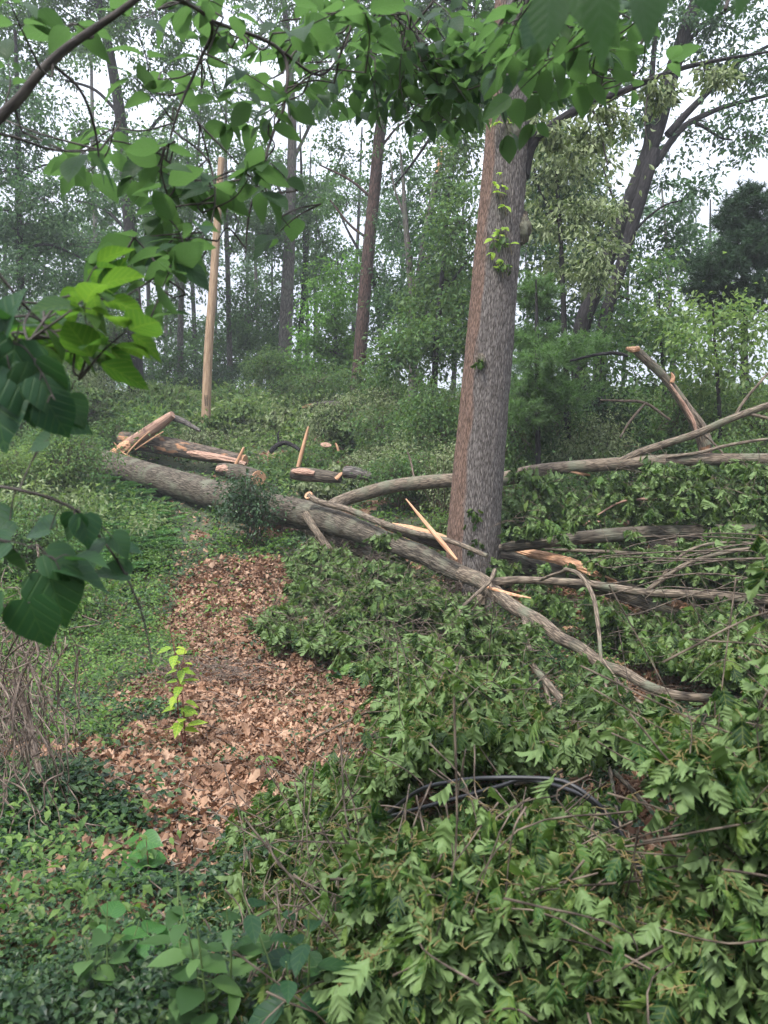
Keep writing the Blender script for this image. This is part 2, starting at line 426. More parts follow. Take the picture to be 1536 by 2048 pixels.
    bp = N(ns, "ShaderNodeBump", Strength=.9, Distance=bump); ln.new(hf.outputs[0], bp.inputs["Height"]); ln.new(bp.outputs[0], pr.inputs["Normal"])
    out = ns.new("ShaderNodeOutputMaterial"); ln.new(pr.outputs[0], out.inputs["Surface"])
    return m

def plain(name, c, rough=.6, spec=.3, var=.25, sc=8):
    m, t, ns, ln = nodes(name)
    tc = ns.new("ShaderNodeTexCoord"); nz = N(ns, "ShaderNodeTexNoise", Scale=sc, Detail=4.0); ln.new(tc.outputs["Object"], nz.inputs["Vector"])
    rp = ramp(ns, [(.3, tuple(x * (1 - var) for x in c)), (.7, tuple(x * (1 + var) for x in c))]); ln.new(nz.outputs["Fac"], rp.inputs["Fac"])
    pr = N(ns, "ShaderNodeBsdfPrincipled", Roughness=rough); pr.inputs["Specular IOR Level"].default_value = spec
    ln.new(rp.outputs[0], pr.inputs["Base Color"]); out = ns.new("ShaderNodeOutputMaterial"); ln.new(pr.outputs[0], out.inputs["Surface"])
    return m

M = {}
M['oak_fallen'] = leaf_mat('fallen_oak_leaf', [(.009, .026, .008), (.017, .046, .013), (.034, .08, .020), (.070, .135, .030), (.10, .15, .035)], back=(.145, .215, .080), trans=.25, rough=.5, veins=5, spec=.2)
M['dogwood'] = leaf_mat('overhanging_leaf', [(.022, .058, .022), (.034, .080, .028), (.050, .105, .034), (.028, .064, .036)], back=(.06, .12, .04), trans=.58, rough=.5, veins=6, spec=.25, tcol=(1.5, 1.48, 1.15))
M['young'] = leaf_mat('painted_backlit_leaf', [(.026, .068, .018), (.038, .085, .02), (.055, .105, .022)], trans=.55, rough=.5, veins=6, spec=.2, tcol=(1.7, 1.8, .8))  # overhanging leaf with backlight put into its brighter, yellower colour, not leaf age
M['heart'] = leaf_mat('heart_leaf', [(.012, .045, .020), (.018, .058, .022), (.030, .075, .022)], back=(.03, .075, .03), trans=.35, rough=.5, veins=4, spec=.25)
M['canopy'] = leaf_mat('canopy_leaf', [(.036, .075, .032), (.062, .12, .048), (.10, .175, .065)], trans=.45, rough=.5, spec=.2)
M['canopy_cool'] = leaf_mat('cool_canopy_leaf', [(.032, .068, .040), (.054, .105, .056), (.088, .155, .076)], trans=.42, rough=.5, spec=.25)
M['canopy_bright'] = leaf_mat('bright_maple_leaf', [(.07, .15, .035), (.10, .20, .045), (.14, .26, .06)], trans=.48, rough=.5, spec=.2)
M['wilt'] = leaf_mat('wilted_leaf', [(.035, .058, .026), (.085, .12, .05), (.15, .19, .085), (.23, .265, .14)], back=(.25, .29, .16), trans=.3, rough=.55, spec=.2)
M['pine'] = leaf_mat('pine_needle', [(.065, .125, .045), (.11, .19, .07), (.15, .25, .095)], trans=.3, rough=.5, spec=.2)
M['pine_dark'] = leaf_mat('dark_pine_needle', [(.022, .045, .026), (.032, .062, .034), (.045, .085, .042)], trans=.2, rough=.5, spec=.2)
M['shrub'] = leaf_mat('shrub_leaf', [(.032, .072, .024), (.055, .115, .035), (.10, .18, .055)], back=(.14, .20, .09), trans=.35, rough=.5, spec=.2)
M['shrub_light'] = leaf_mat('light_shrub_leaf', [(.06, .12, .035), (.11, .18, .06), (.18, .25, .08)], back=(.2, .26, .12), trans=.4, rough=.5, spec=.2)
M['dark_shrub'] = leaf_mat('dark_shrub_leaf', [(.016, .040, .018), (.026, .060, .024), (.05, .10, .035)], trans=.25, rough=.4, spec=.3)
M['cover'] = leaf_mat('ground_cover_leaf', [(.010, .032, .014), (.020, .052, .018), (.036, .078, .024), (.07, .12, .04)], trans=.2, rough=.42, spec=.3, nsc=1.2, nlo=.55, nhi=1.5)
M['weed'] = leaf_mat('weed_leaf', [(.045, .10, .026), (.085, .155, .040), (.15, .23, .06)], trans=.4, rough=.5, spec=.2)
M['fern'] = leaf_mat('fern_leaf', [(.07, .16, .06), (.11, .21, .09)], trans=.35, rough=.5, spec=.2)
M['lime'] = leaf_mat('lime_leaf', [(.12, .22, .03), (.20, .32, .04), (.30, .40, .05)], trans=.4, rough=.45, veins=5, spec=.2)
M['fresh'] = leaf_mat('fresh_green_leaf', [(.04, .13, .028), (.065, .18, .04)], trans=.4, rough=.35, veins=5, spec=.35)
M['litter'] = leaf_mat('dry_leaf', [(.075, .040, .026), (.17, .094, .058), (.27, .158, .10), (.36, .24, .165), (.21, .115, .068)], trans=.12, rough=.75, spec=.2, tcol=(1.2, .8, .5), nsc=1.8, nlo=.62, nhi=1.45)
M['pale_dead'] = leaf_mat('pale_dead_leaf', [(.18, .18, .10), (.27, .25, .14)], trans=.3, rough=.7, tcol=(1.1, 1.0, .7))
M['bark_main'] = bark_mat('grey_furrowed_bark', (.032, .026, .023), (.195, .174, .162), k=62, stretch=.17, bump=.014, strip=((-1, 0), .245, (.055, .035, .026), (.20, .13, .10)), contrast=(.27, .68))
M['bark_log'] = bark_mat('fallen_oak_bark', (.026, .021, .016), (.155, .13, .10), k=42, stretch=.09, bump=.02, moss=(.13, .13, .095), contrast=(.28, .68))
M['bark_limb'] = bark_mat('limb_bark', (.055, .042, .032), (.22, .175, .13), k=45, stretch=.14, bump=.008, moss=(.13, .135, .095))
M['bark_grey'] = bark_mat('grey_tree_bark', (.045, .040, .036), (.15, .13, .12), k=24, stretch=.2, bump=.02, moss=(.09, .10, .075))
M['bark_dark'] = bark_mat('dark_tree_bark', (.009, .008, .009), (.034, .030, .031), k=22, stretch=.2, bump=.02)
M['bark_red'] = bark_mat('reddish_tree_bark', (.025, .017, .015), (.10, .062, .052), k=22, stretch=.2, bump=.02)
M['bark_strip'] = bark_mat('half_stripped_bark', (.035, .027, .022), (.15, .12, .095), k=28, stretch=.12, bump=.02, patch=(.34, .18, .10))
M['pole'] = bark_mat('pale_pole_wood', (.20, .13, .085), (.42, .30, .195), k=40, stretch=.04, bump=.006, contrast=(.25, .7))
M['wood'] = bark_mat('fresh_split_wood', (.33, .16, .085), (.58, .355, .22), k=50, stretch=.04, bump=.012, contrast=(.25, .62))
M['wood_old'] = bark_mat('weathered_red_wood', (.20, .115, .085), (.42, .27, .20), k=35, stretch=.05, bump=.01, contrast=(.25, .65))
M['twig'] = bark_mat('twig_bark', (.045, .034, .026), (.16, .125, .095), k=60, stretch=.2, bump=.003)
M['twig_dark'] = bark_mat('dark_twig_bark', (.035, .03, .028), (.09, .078, .07), k=60, stretch=.2, bump=.003)
M['twig_dead'] = bark_mat('dead_vine_bark', (.07, .05, .04), (.25, .195, .155), k=60, stretch=.2, bump=.003)
M['petiole'] = plain('yellow_leaf_stalk', (.16, .12, .045), .5)
M['greenstem'] = plain('green_stem', (.10, .15, .05), .5)
M['redstem'] = plain('red_stem', (.16, .05, .04), .5)
M['cable'] = plain('black_cable', (.012, .012, .014), .45, .5)
M['slot'] = plain('dark_slot', (.03, .025, .02), .9)

# ------------------------------------------------------------------ ground
LITTER = [(350, 1165), (420, 1128), (560, 1120), (600, 1165), (585, 1230), (500, 1270), (560, 1290), (690, 1320), (790, 1370), (800, 1480), (740, 1540),
          (680, 1600), (560, 1680), (470, 1730), (420, 1800), (340, 1790), (310, 1710), (270, 1680), (240, 1620), (170, 1590), (190, 1540), (230, 1480), (280, 1450),
          (330, 1440), (440, 1425), (425, 1380), (380, 1310), (320, 1260), (335, 1200)]
def litter_mask(x, y):
    p = np.stack([x, y, H(x, y)], -1); px, py, _ = proj(p)
    wob = (fbm(np.stack([x * 1.3, y * 1.3, 0 * x], -1), 3, 21) - .5) * 130 * np.clip(6 / np.maximum(y, 2), .3, 1.2)
    wob2 = (fbm(np.stack([x * 1.3 + 9, y * 1.3, 0 * x], -1), 3, 25) - .5) * 90 * np.clip(6 / np.maximum(y, 2), .3, 1.2)
    wob3 = (fbm(np.stack([x * 7, y * 7, 0 * x], -1), 2, 27) - .5) * 70 * np.clip(6 / np.maximum(y, 2), .3, 1.2)
    m = in_poly(px + wob + wob3, py + wob2 + wob3, LITTER)
    pat = fbm(np.stack([x * .9, y * .9, 0 * x], -1), 3, 77)
    clearing = (y > 15) & (pat > .56) & (x > -4) & (x < 4)
    under = (y < 14) & (y > 4.2) & (px > 600) & (pat > .47)
    left = (y < 9) & (px < 420) & (py < 1620) & (pat > .54)
    return m | clearing | under | left

def ground():
    xs = np.concatenate([np.linspace(-400, -40, 12), np.linspace(-36, -12, 25), np.linspace(-11.7, 11.7, 300), np.linspace(12, 36, 25), np.linspace(40, 400, 12)])
    ys = np.concatenate([np.linspace(-30, 0, 10), np.linspace(0.3, 26, 330), np.linspace(26.4, 70, 90), np.linspace(72, 700, 30)])
    X, Y = np.meshgrid(xs, ys); Z = H(X, Y)
    lm = litter_mask(X.ravel(), Y.ravel()).astype(float)
    nx = len(xs); i, j = np.meshgrid(np.arange(len(ys) - 1), np.arange(nx - 1), indexing='ij'); k = (i * nx + j).ravel()
    mb = MB(); mb.add(np.stack([X, Y, Z], -1), q=np.stack([k, k + 1, k + nx + 1, k + nx], -1), a=np.stack([lm, lm * 0, lm * 0], -1))
    m, t, ns, ln = nodes('forest_soil')
    at = N(ns, "ShaderNodeAttribute", attribute_name="co"); sp = ns.new("ShaderNodeSeparateXYZ"); ln.new(at.outputs["Vector"], sp.inputs[0])
    tc = ns.new("ShaderNodeTexCoord"); n1 = N(ns, "ShaderNodeTexNoise", Scale=9.0, Detail=8.0, Roughness=.7); ln.new(tc.outputs["Object"], n1.inputs["Vector"])
    r1 = ramp(ns, [(.3, (.022, .030, .014)), (.5, (.040, .052, .022)), (.7, (.070, .060, .036))]); ln.new(n1.outputs["Fac"], r1.inputs["Fac"])
    vo = N(ns, "ShaderNodeTexVoronoi", Scale=14.0); ln.new(tc.outputs["Object"], vo.inputs["Vector"])
    r2 = ramp(ns, [(.0, (.06, .032, .02)), (.5, (.15, .085, .052)), (1.0, (.25, .15, .10))]); ln.new(vo.outputs["Color"], r2.inputs["Fac"])
    mx = N(ns, "ShaderNodeMixRGB"); ln.new(sp.outputs["X"], mx.inputs["Fac"]); ln.new(r1.outputs[0], mx.inputs["Color1"]); ln.new(r2.outputs[0], mx.inputs["Color2"])
    pr = N(ns, "ShaderNodeBsdfPrincipled", Roughness=.95); ln.new(mx.outputs[0], pr.inputs["Base Color"])
    bp = N(ns, "ShaderNodeBump", Strength=.8, Distance=.04); ln.new(n1.outputs["Fac"], bp.inputs["Height"]); ln.new(bp.outputs[0], pr.inputs["Normal"])
    out = ns.new("ShaderNodeOutputMaterial"); ln.new(pr.outputs[0], out.inputs["Surface"])
    o = mb.build('ground', m); tag(o, kind='structure', label='sloping forest floor of dark soil rising to a wooded ridge')
ground()

# ---- leaf litter
def litter():
    r = np.random.default_rng(11); n = 420000
    px = r.uniform(-300, 1750, n); py = r.uniform(880, 2150, n)
    keep = r.random(n) < np.where(py < 1080, .5, 1.0); px, py = px[keep], py[keep]
    p = G(px, py); x = p[:, 0] + r.normal(size=len(p)) * .05; y = p[:, 1] + r.uniform(-.1, .1, len(p)) * np.clip(p[:, 1] / 6, .5, 3)
    m = litter_mask(x, y) & (p[:, 1] < 60)
    # keep world density bounded near the camera
    dens = np.clip((y / 6.5) ** 2.2, .06, 1); m &= r.random(len(x)) < dens
    m |= (r.random(len(x)) < .12) & (y > 2.6)
    x, y = x[m], y[m]; z = H(x, y) + r.uniform(0.0, .06, len(x))
    pos = np.stack([x, y, z], -1); k = len(x)
    az = r.uniform(0, 2 * math.pi, k); Yd = np.stack([np.cos(az), np.sin(az), r.normal(size=k) * .25], -1)
    Zd = np.stack([r.normal(size=k) * .75, r.normal(size=k) * .75, np.ones(k)], -1)
    Zd[r.random(k) < .4] *= -1
    s = r.uniform(.030, .078, k) * np.clip(y / 9, 1, 1.35) * np.where(r.random(k) < .12, 1.7, 1)
    mb = MB(); near = y < 7.5
    tp = [t_oak_small(i, fold=f, curl=c) for i, (f, c) in enumerate([(.6, .3), (-.4, -.5), (.9, -.3), (.2, .7)])]
    inst_mix(mb, tp, pos[near], Yd[near], Zd[near], s[near], r)
    tf = [t_simple(.33, .7, .3), t_simple(.28, -.5, -.4), t_hex(.35, .5, .5, 1), t_hex(.3, -.6, .3, 2)]
    inst_mix(mb, tf, pos[~near], Yd[~near], Zd[~near], s[~near], r)
    o = mb.build('leaf_litter', M['litter'], smooth=False, attr=False)
    tag(o, 'crisp brown dry leaves covering the path down the middle', 'leaf litter', kind='stuff')
litter()

# ---- low ground cover and weeds
def cover():
    r = np.random.default_rng(12); n = 290000
    px = r.uniform(-350, 1800, n); py = r.uniform(800, 2200, n)
    p = G(px, py); x, y = p[:, 0] + r.normal(size=n) * .04, p[:, 1] + r.uniform(-.5, .5, n) * np.clip(p[:, 1] / 8, .1, 3)
    lm = litter_mask(x, y)
    pat = fbm(np.stack([x * .8, y * .8, 0 * x], -1), 3, 51)
    keep = np.where(lm, r.random(n) < .11, True) & (y < 60)
    keep &= r.random(n) < np.clip((y / 4.2) ** 1.4, .35, 1)
    keep &= (y < 15) | (r.random(n) < .5)
    keep &= (fbm(np.stack([x * 2.6, y * 2.6, 0 * x], -1), 2, 57) > .36) | (r.random(n) < .25)
    x, y, pat = x[keep], y[keep], pat[keep]; k = len(x)
    hgt = .03 + .26 * np.clip((fbm(np.stack([x * 1.7, y * 1.7, 0 * x], -1), 3, 53) - .35) * 2.2, 0, 1)
    z = H(x, y) + hgt * r.random(k) ** .5
    pos = np.stack([x, y, z], -1)
    az = r.uniform(0, 6.283, k); Yd = np.stack([np.cos(az), np.sin(az), r.normal(size=k) * .35], -1)
    Zd = np.stack([r.normal(size=k) * .5, r.normal(size=k) * .5 - .15, np.ones(k)], -1)
    s = r.uniform(.026, .058, k) * np.clip(y / 8, 1, 2.6) * np.clip(y / 4.5, .6, 1) * (.6 + .95 * fbm(np.stack([x * 1.1, y * 1.1, 0 * x], -1), 2, 58))
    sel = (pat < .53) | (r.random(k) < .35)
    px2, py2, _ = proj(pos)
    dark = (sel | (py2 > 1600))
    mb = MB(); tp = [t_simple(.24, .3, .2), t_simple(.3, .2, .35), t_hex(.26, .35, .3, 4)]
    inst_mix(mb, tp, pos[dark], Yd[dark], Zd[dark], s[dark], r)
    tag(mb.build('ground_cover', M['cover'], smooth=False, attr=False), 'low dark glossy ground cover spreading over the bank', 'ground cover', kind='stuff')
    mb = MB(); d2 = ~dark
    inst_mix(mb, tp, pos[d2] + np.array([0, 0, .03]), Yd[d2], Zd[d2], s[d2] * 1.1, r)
    # taller weed tufts
    n = 6800; px = r.uniform(-300, 1700, n); py = 870 + 520 * r.random(n) ** 1.2; px[5200:] = r.uniform(-60, 330, 1600); py[5200:] = 1120 + 930 * r.random(1600) ** 1.8; ok = ~((px > 130) & (px < 650) & (np.abs(py - (925 + (px - 150) * .26)) < 55)); px, py = px[ok], py[ok]; p = G(px, py); n = len(px); keep = ~(litter_mask(p[:, 0], p[:, 1]) & (r.random(n) < .9)) & (p[:, 1] < 45); p = p[keep]; p = p[(p[:, 1] > 5.5) | (r.random(len(p)) < .25)]
    for j in range(9):
        k = len(p); h = r.uniform(.05, .38, k); q = p + np.stack([r.normal(size=k) * .08, r.normal(size=k) * .08, h], -1)
        az = r.uniform(0, 6.283, k); Yd = np.stack([np.cos(az), np.sin(az), r.normal(size=k) * .3 - .1], -1); Zd = np.stack([r.normal(size=k) * .3, r.normal(size=k) * .3, np.ones(k)], -1)
        inst(mb, tp[j % 3], q, Yd, Zd, r.uniform(.03, .08, k) * np.clip(p[:, 1] / 12, .8, 1.8))
    tag(mb.build('weeds', M['weed'], smooth=False, attr=False), 'light green low weeds growing between the logs and along the bank', 'weeds', kind='stuff')
    mb = MB(); n = 340; px = np.concatenate([r.uniform(20, 330, 200), r.uniform(1050, 1300, 90), r.uniform(700, 900, 50)])
    py = np.concatenate([r.uniform(960, 1150, 200), r.uniform(1000, 1110, 90), r.uniform(880, 960, 50)])
    p = G(px, py)
    for j in range(6):
        az = r.uniform(0, 6.283, n); Yd = np.stack([np.cos(az), np.sin(az), np.full(n, .55)], -1)
        inst(mb, t_frond(), p + [0, 0, .05], Yd, np.tile([0, 0, 1.0], (n, 1)) - Yd * .3, r.uniform(.38, .62, n))
    tag(mb.build('ferns', M['fern'], smooth=False, attr=False), 'feathery pale green fronds among the weeds', 'ferns', kind='stuff')
cover()

# ------------------------------------------------------------------ foliage
TP_CAN = [t_simple(.25, .35, .2), t_simple(.2, .2, .3), t_simple(.3, .5, .1)]
TP_WILT = [t_simple(.2, .8, .2), t_hex(.22, .9, .3, 3), t_simple(.16, .5, .3)]
def crown_leaves(mb, tw, center, R3, n, size, r, spray=.42, droop=.35, tpls=None, per=26, twig_r=.006):
    """leaf sprays through an ellipsoid, twigs (tw) from its middle to the sprays"""
    ns_ = max(4, int(n / per)); u = norm(r.normal(size=(ns_, 3))) * (r.random(ns_)[:, None] ** .42)
    # uneven outline
    u *= (.62 + .75 * vnoise(u * 2.2 + center * .37, 61))[:, None]
    sc = np.asarray(center) + u * np.asarray(R3)
    k = ns_ * per; idx = np.repeat(np.arange(ns_), per)
    off = r.normal(size=(k, 3)) * np.array([1, 1, .45]) * spray * r.uniform(.5, 1.1, (ns_, 1))[idx]
    tilt = r.normal(size=(ns_, 2)) * .35
    off[:, 2] += (off[:, :2] * tilt[idx]).sum(1)
    pos = sc[idx] + off
    Yd = norm(off) * .8 + r.normal(size=(k, 3)) * .5; Yd[:, 2] -= droop
    Zd = r.normal(size=(k, 3)) * .55; Zd[:, 2] += 1.0
    if droop > .8: Zd = r.normal(size=(k, 3))
    inst_mix(mb, tpls or TP_CAN, pos, Yd, Zd, size * r.uniform(.65, 1.3, k), r)
    if tw is not None:
        for c in sc[::2]:
            a = np.asarray(center) + (c - center) * .15; b = (a + c) / 2 + r.normal(size=3) * .15
            tube(tw, spline([a, b, c], 3), np.linspace(twig_r * 2.2, twig_r * .7, 7), seg=3, cap=False)

class Tree:
    def __init__(s, name, label, cat, base, group=None):
        s.o = thing(name, label, cat, base, group); s.name = name
    def stem(s, part, rows, mat, d0=None, seg=12, per=6, rough=.05, label=None, **kw):
        p, r_ = wpath(rows, d0, per); mb = MB(); tube(mb, p, r_, seg=seg, rough=rough, **kw)
        o = mb.build(part, M[mat], s.o)
        if label: o["label"] = label
        return o
    def limbs(s, rows_list, mat, d0=None, seg=7, per=5, part='branch'):
        for rows in rows_list:
            p, r_ = wpath(rows, d0, per); mb = MB(); tube(mb, p, r_, seg=seg, rough=.06); mb.build(part, M[mat], s.o)
    def crown(s, blobs, d, mat, size, seed, twigm='twig_dark', deep=1.0, tau=1.0, spray=.42, droop=.35, tpls=None, part='crown', per=60):
        r = np.random.default_rng(seed); mb = MB(); tw = MB()
        for b in blobs:
            px, py, rx, ry = b[:4]; dd = b[4] if len(b) > 4 else d + r.uniform(-1, 1) * d * .05; k = b[5] if len(b) > 5 else 1.0
            c = P(px, py, dd); RX = rx * dd / F; RZ = ry * dd / F
            leaf_area = size * size * .26
            size_ = size * 1.38; leaf_area = size_ * size_ * .26; n = int(tau * k * 3.3 * math.pi * RX * RZ / leaf_area)
            crown_leaves(mb, tw, c, (RX, (RX + RZ) * .5 * deep, RZ), n, size_, r, spray * .8, droop, tpls, per, twig_r=.007 * dd / 22)
        mb.build(part, M[mat], s.o, smooth=False, attr=False)
        if tw.v: tw.build('twig_sprays', M[twigm], s.o, attr=True)

def gbase(px, d):
    x = float(ray(px, 950)[0] * d); return (x, d, float(H(np.array([x]), np.array([float(d)]))[0]))
def zpx(x, y, z):
    return float(proj(np.array([x, y, z]))[1])
def foot(px, d):
    b = gbase(px, d); return zpx(b[0], b[1], b[2] - .15)

# ------------------------------------------------------------------ background trees
# name, label, depth, bark, trunk rows (px, py, width), limbs, crown blobs, leaf material, leaf size
def bt(name, label, d, bark, rows, limbs=(), blobs=(), mat='canopy', size=.13, tau=1.0, cat='tree', seed=1, group=None, seg=12, deep=1.0, droop=.35, tpls=None):
    px0, _, w0 = rows[0]; f = foot(px0, d); rows = [(px0, f, w0 * 1.25)] + [q for q in rows if q[1] < f - 10]
    t = Tree(name, label, cat, gbase(px0, d), group)
    t.stem('trunk', rows, bark, d, seg=seg)
    t.limbs(limbs, bark, d)
    if blobs: t.crown(blobs, d, mat, size, seed, deep=deep, tau=tau, droop=droop, tpls=tpls)
    return t

bt('oak_tree', 'tall straight dark-trunked tree left of the pale utility pole, leafy to the top', 30, 'bark_dark',
   [(274, 835, 30), (270, 700, 28), (266, 560, 27), (258, 420, 26), (248, 300, 24), (236, 200, 21), (216, 90, 18), (196, 0, 15), (175, -120, 12), (150, -300, 6)],
   [[(226, 130, 9), (200, 100, 7), (165, 90, 5)], [(250, 330, 9), (300, 260, 7), (350, 200, 5)], [(262, 470, 8), (210, 420, 6), (150, 400, 4)], [(240, 230, 8), (190, 180, 6), (130, 160, 4)]],
   [(40, 40, 130, 70), (150, -20, 150, 80), (320, 20, 130, 80), (60, 160, 90, 60, 31, .7), (330, 150, 90, 60, 29, .7), (170, 260, 100, 60, 31, .55), (330, 330, 90, 80), (210, 400, 90, 70, 32, .8), (330, 480, 90, 80), (190, 560, 100, 70), (240, -200, 220, 140)],
   'canopy', seed=21, tau=.8)
bt('hemlock_tree', 'dark slender tree with layered drooping boughs at the left edge', 25, 'bark_dark',
   [(42, 800, 15), (41, 600, 14), (38, 430, 13), (36, 300, 11), (34, 180, 9), (30, 60, 6)],
   [[(40, 430, 6), (0, 420, 5), (-60, 440, 3)], [(40, 500, 6), (100, 490, 5), (190, 530, 3)], [(38, 360, 6), (90, 330, 4), (150, 340, 3)]],
   [(30, 260, 90, 40), (20, 340, 120, 40), (100, 400, 120, 35), (20, 450, 120, 40), (120, 490, 130, 35), (190, 560, 110, 35), (40, 560, 120, 45), (60, 640, 110, 50), (20, 720, 100, 50), (20, 180, 70, 50, 25, .7)],
   'canopy_cool', seed=22, tau=.9, size=.11)
bt('tall_tree', 'slim pale-trunked tree seen through the gap left of the dark oak', 46, 'bark_grey',
   [(192, 820, 9), (191, 500, 9), (188, 380, 9), (184, 200, 7), (182, 60, 4)], [],
   [(180, 480, 70, 50, 46, .5), (150, 620, 90, 60), (190, 720, 90, 50), (170, 90, 60, 60, 46, .5)], 'canopy', seed=23, tau=.8, size=.16)
bt('tall_tree', 'slim grey tree with a branching top just left of the pale pole', 36, 'bark_grey',
   [(360, 810, 13), (361, 650, 12), (366, 560, 10), (384, 420, 8), (398, 280, 5), (404, 120, 3)], [[(363, 600, 7), (345, 520, 5), (340, 440, 3)]],
   [(380, 400, 70, 70, 36, .8), (370, 560, 70, 60, 37, .7), (340, 650, 60, 50, 38, .8), (400, 240, 70, 60, 36, .6), (330, 740, 60, 45)], 'canopy', seed=24, tau=.9, size=.14)
bt('tall_tree', 'thin straight tree right behind the pale pole', 38, 'bark_grey',
   [(461, 830, 12), (459, 700, 11), (456, 560, 10), (452, 420, 8), (452, 250, 5), (454, 100, 3)], [[(456, 520, 5), (480, 430, 4), (490, 340, 3)]],
   [(470, 420, 70, 60, 38, .7), (500, 620, 70, 70), (450, 720, 60, 50), (530, 720, 70, 60), (470, 190, 90, 70, 38, .5)], 'canopy', seed=25, tau=1.0, size=.14)
bt('grey_tree', 'thick pale grey tree halfway between the pole and the dark leaning trunk', 34, 'bark_grey',
   [(566, 800, 28), (572, 640, 26), (578, 500, 23), (582, 380, 20), (584, 240, 17), (575, 80, 13), (560, -80, 8)],
   [[(582, 330, 8), (620, 250, 6), (650, 180, 4)], [(580, 420, 7), (545, 350, 5), (520, 280, 3)]],
   [(540, 60, 110, 70, 34, .55), (640, 200, 80, 60, 34, .6), (510, 330, 70, 60, 34, .7), (600, 400, 90, 60, 35, .8), (540, 480, 80, 60), (640, 480, 60, 60, 35, .7), (560, 640, 70, 60, 36, .8), (580, -100, 200, 90)], 'canopy', seed=26, tau=.85, size=.13)
bt('thin_tree', 'thin dark tree standing just right of the thick grey tree', 36, 'bark_dark',
   [(590, 790, 12), (598, 700, 11), (606, 600, 10), (610, 500, 8), (604, 380, 6), (600, 250, 3)], [],
   [(620, 560, 50, 50, 36, .6)], 'canopy', seed=27, size=.13)
bt('thin_tree', 'thinnest dark tree between the grey tree and the leaning dark trunk', 38, 'bark_dark',
   [(612, 790, 8), (615, 650, 7), (613, 560, 6), (618, 420, 4), (622, 300, 2)], [], [(628, 440, 50, 50, 38, .6)], 'canopy', seed=28, size=.13)
bt('thin_tree', 'thin bare pole-like tree left of the bright green maple', 42, 'bark_dark',
   [(628, 800, 5), (630, 640, 5), (632, 520, 4), (634, 400, 2)], [], [(640, 380, 50, 40, 42, .5)], 'canopy', seed=29, size=.14)
bt('maple_tree', 'bright green bushy maple left of the leaning dark trunk', 31, 'bark_dark',
   [(668, 800, 9), (670, 700, 8), (672, 600, 5), (676, 520, 3)], [],
   [(660, 620, 55, 60), (650, 700, 70, 50), (690, 560, 50, 50, 31, .8), (640, 760, 60, 40), (690, 720, 60, 50)], 'canopy_bright', seed=30, tau=1.1, size=.13)
bt('leaning_tree', 'dark reddish trunk leaning right in the middle, sharp against the sky', 26, 'bark_red',
   [(713, 790, 27), (722, 680, 26), (731, 570, 25), (740, 470, 24), (750, 370, 23), (758, 280, 22), (765, 210, 20), (752, 130, 16), (728, 50, 13), (700, -50, 10), (670, -200, 6)],
   [[(765, 215, 13), (778, 150, 10), (790, 60, 8), (800, -40, 5)], [(748, 400, 7), (700, 360, 5), (640, 330, 3)], [(758, 300, 6), (800, 250, 4), (850, 230, 3)], [(740, 480, 6), (700, 450, 5), (660, 400, 3)]],
   [(690, 60, 110, 70, 26, .7), (820, 90, 90, 80, 26, .8), (800, 230, 60, 60, 26, .6), (660, 200, 60, 70, 27, .5), (690, 300, 60, 50, 28, .45), (620, 120, 60, 50, 28, .5), (700, 400, 50, 40, 27, .3), (800, 330, 60, 50, 26, .6), (720, -120, 180, 100)], 'canopy', seed=31, tau=.8, size=.12)
bt('slanting_tree', 'dark thin trunk slanting left behind the reddish leaning tree', 32, 'bark_dark',
   [(768, 770, 13), (764, 700, 12), (756, 620, 10), (746, 560, 8), (722, 510, 6), (690, 450, 4), (670, 400, 2)], [],
   [(770, 560, 60, 60, 32, .7), (790, 640, 60, 60), (770, 460, 50, 50, 32, .5)], 'canopy', seed=32, size=.13)
t = bt('broken_tree', 'forked broken tree with a torn orange tip left of the big trunk', 24, 'bark_grey',
   [(826, 790, 19), (826, 700, 17), (824, 600, 15), (818, 520, 13), (810, 430, 10), (806, 360, 6), (800, 300, 3)],
   [[(826, 620, 12), (838, 540, 12), (852, 460, 13), (866, 390, 13), (878, 330, 12)], [(838, 540, 6), (870, 500, 5), (900, 480, 3)], [(812, 440, 6), (790, 380, 4), (780, 320, 3)], [(822, 690, 8), (850, 640, 6), (875, 600, 4)]],
   [(840, 520, 70, 70, 24, .5), (900, 600, 80, 80), (800, 600, 60, 60, 25, .8), (880, 480, 60, 60, 25, .8), (850, 400, 60, 60, 25, .35), (800, 450, 50, 60, 25, .5), (900, 380, 50, 60, 25, .7)], 'canopy_cool', seed=33, size=.11, tau=1.0)
_mb = MB(); p_, r_ = wpath([(878, 334, 12), (882, 312, 9), (885, 292, 3)], 24); tube(_mb, p_, r_, seg=7, rough=.2); p_, r_ = wpath([(874, 345, 8), (880, 320, 5), (880, 304, 2)], 23.9); tube(_mb, p_, r_, seg=5, rough=.2); _mb.build('torn_tip', M['wood'], t.o)
bt('leafy_tree', 'dense dark leafy tree just left of the big trunk', 22, 'bark_dark',
   [(868, 800, 13), (872, 700, 12), (880, 600, 10), (890, 480, 7), (900, 340, 4)], [[(880, 600, 6), (920, 540, 5), (950, 500, 3)]],
   [(920, 450, 60, 80), (900, 560, 60, 70), (930, 640, 70, 80), (870, 700, 80, 70), (910, 320, 50, 70, 22, .8), (860, 610, 60, 60, 23, .8), (930, 250, 50, 50, 22, .7), (790, 710, 60, 60)], 'shrub', seed=34, size=.11, tau=1.15)
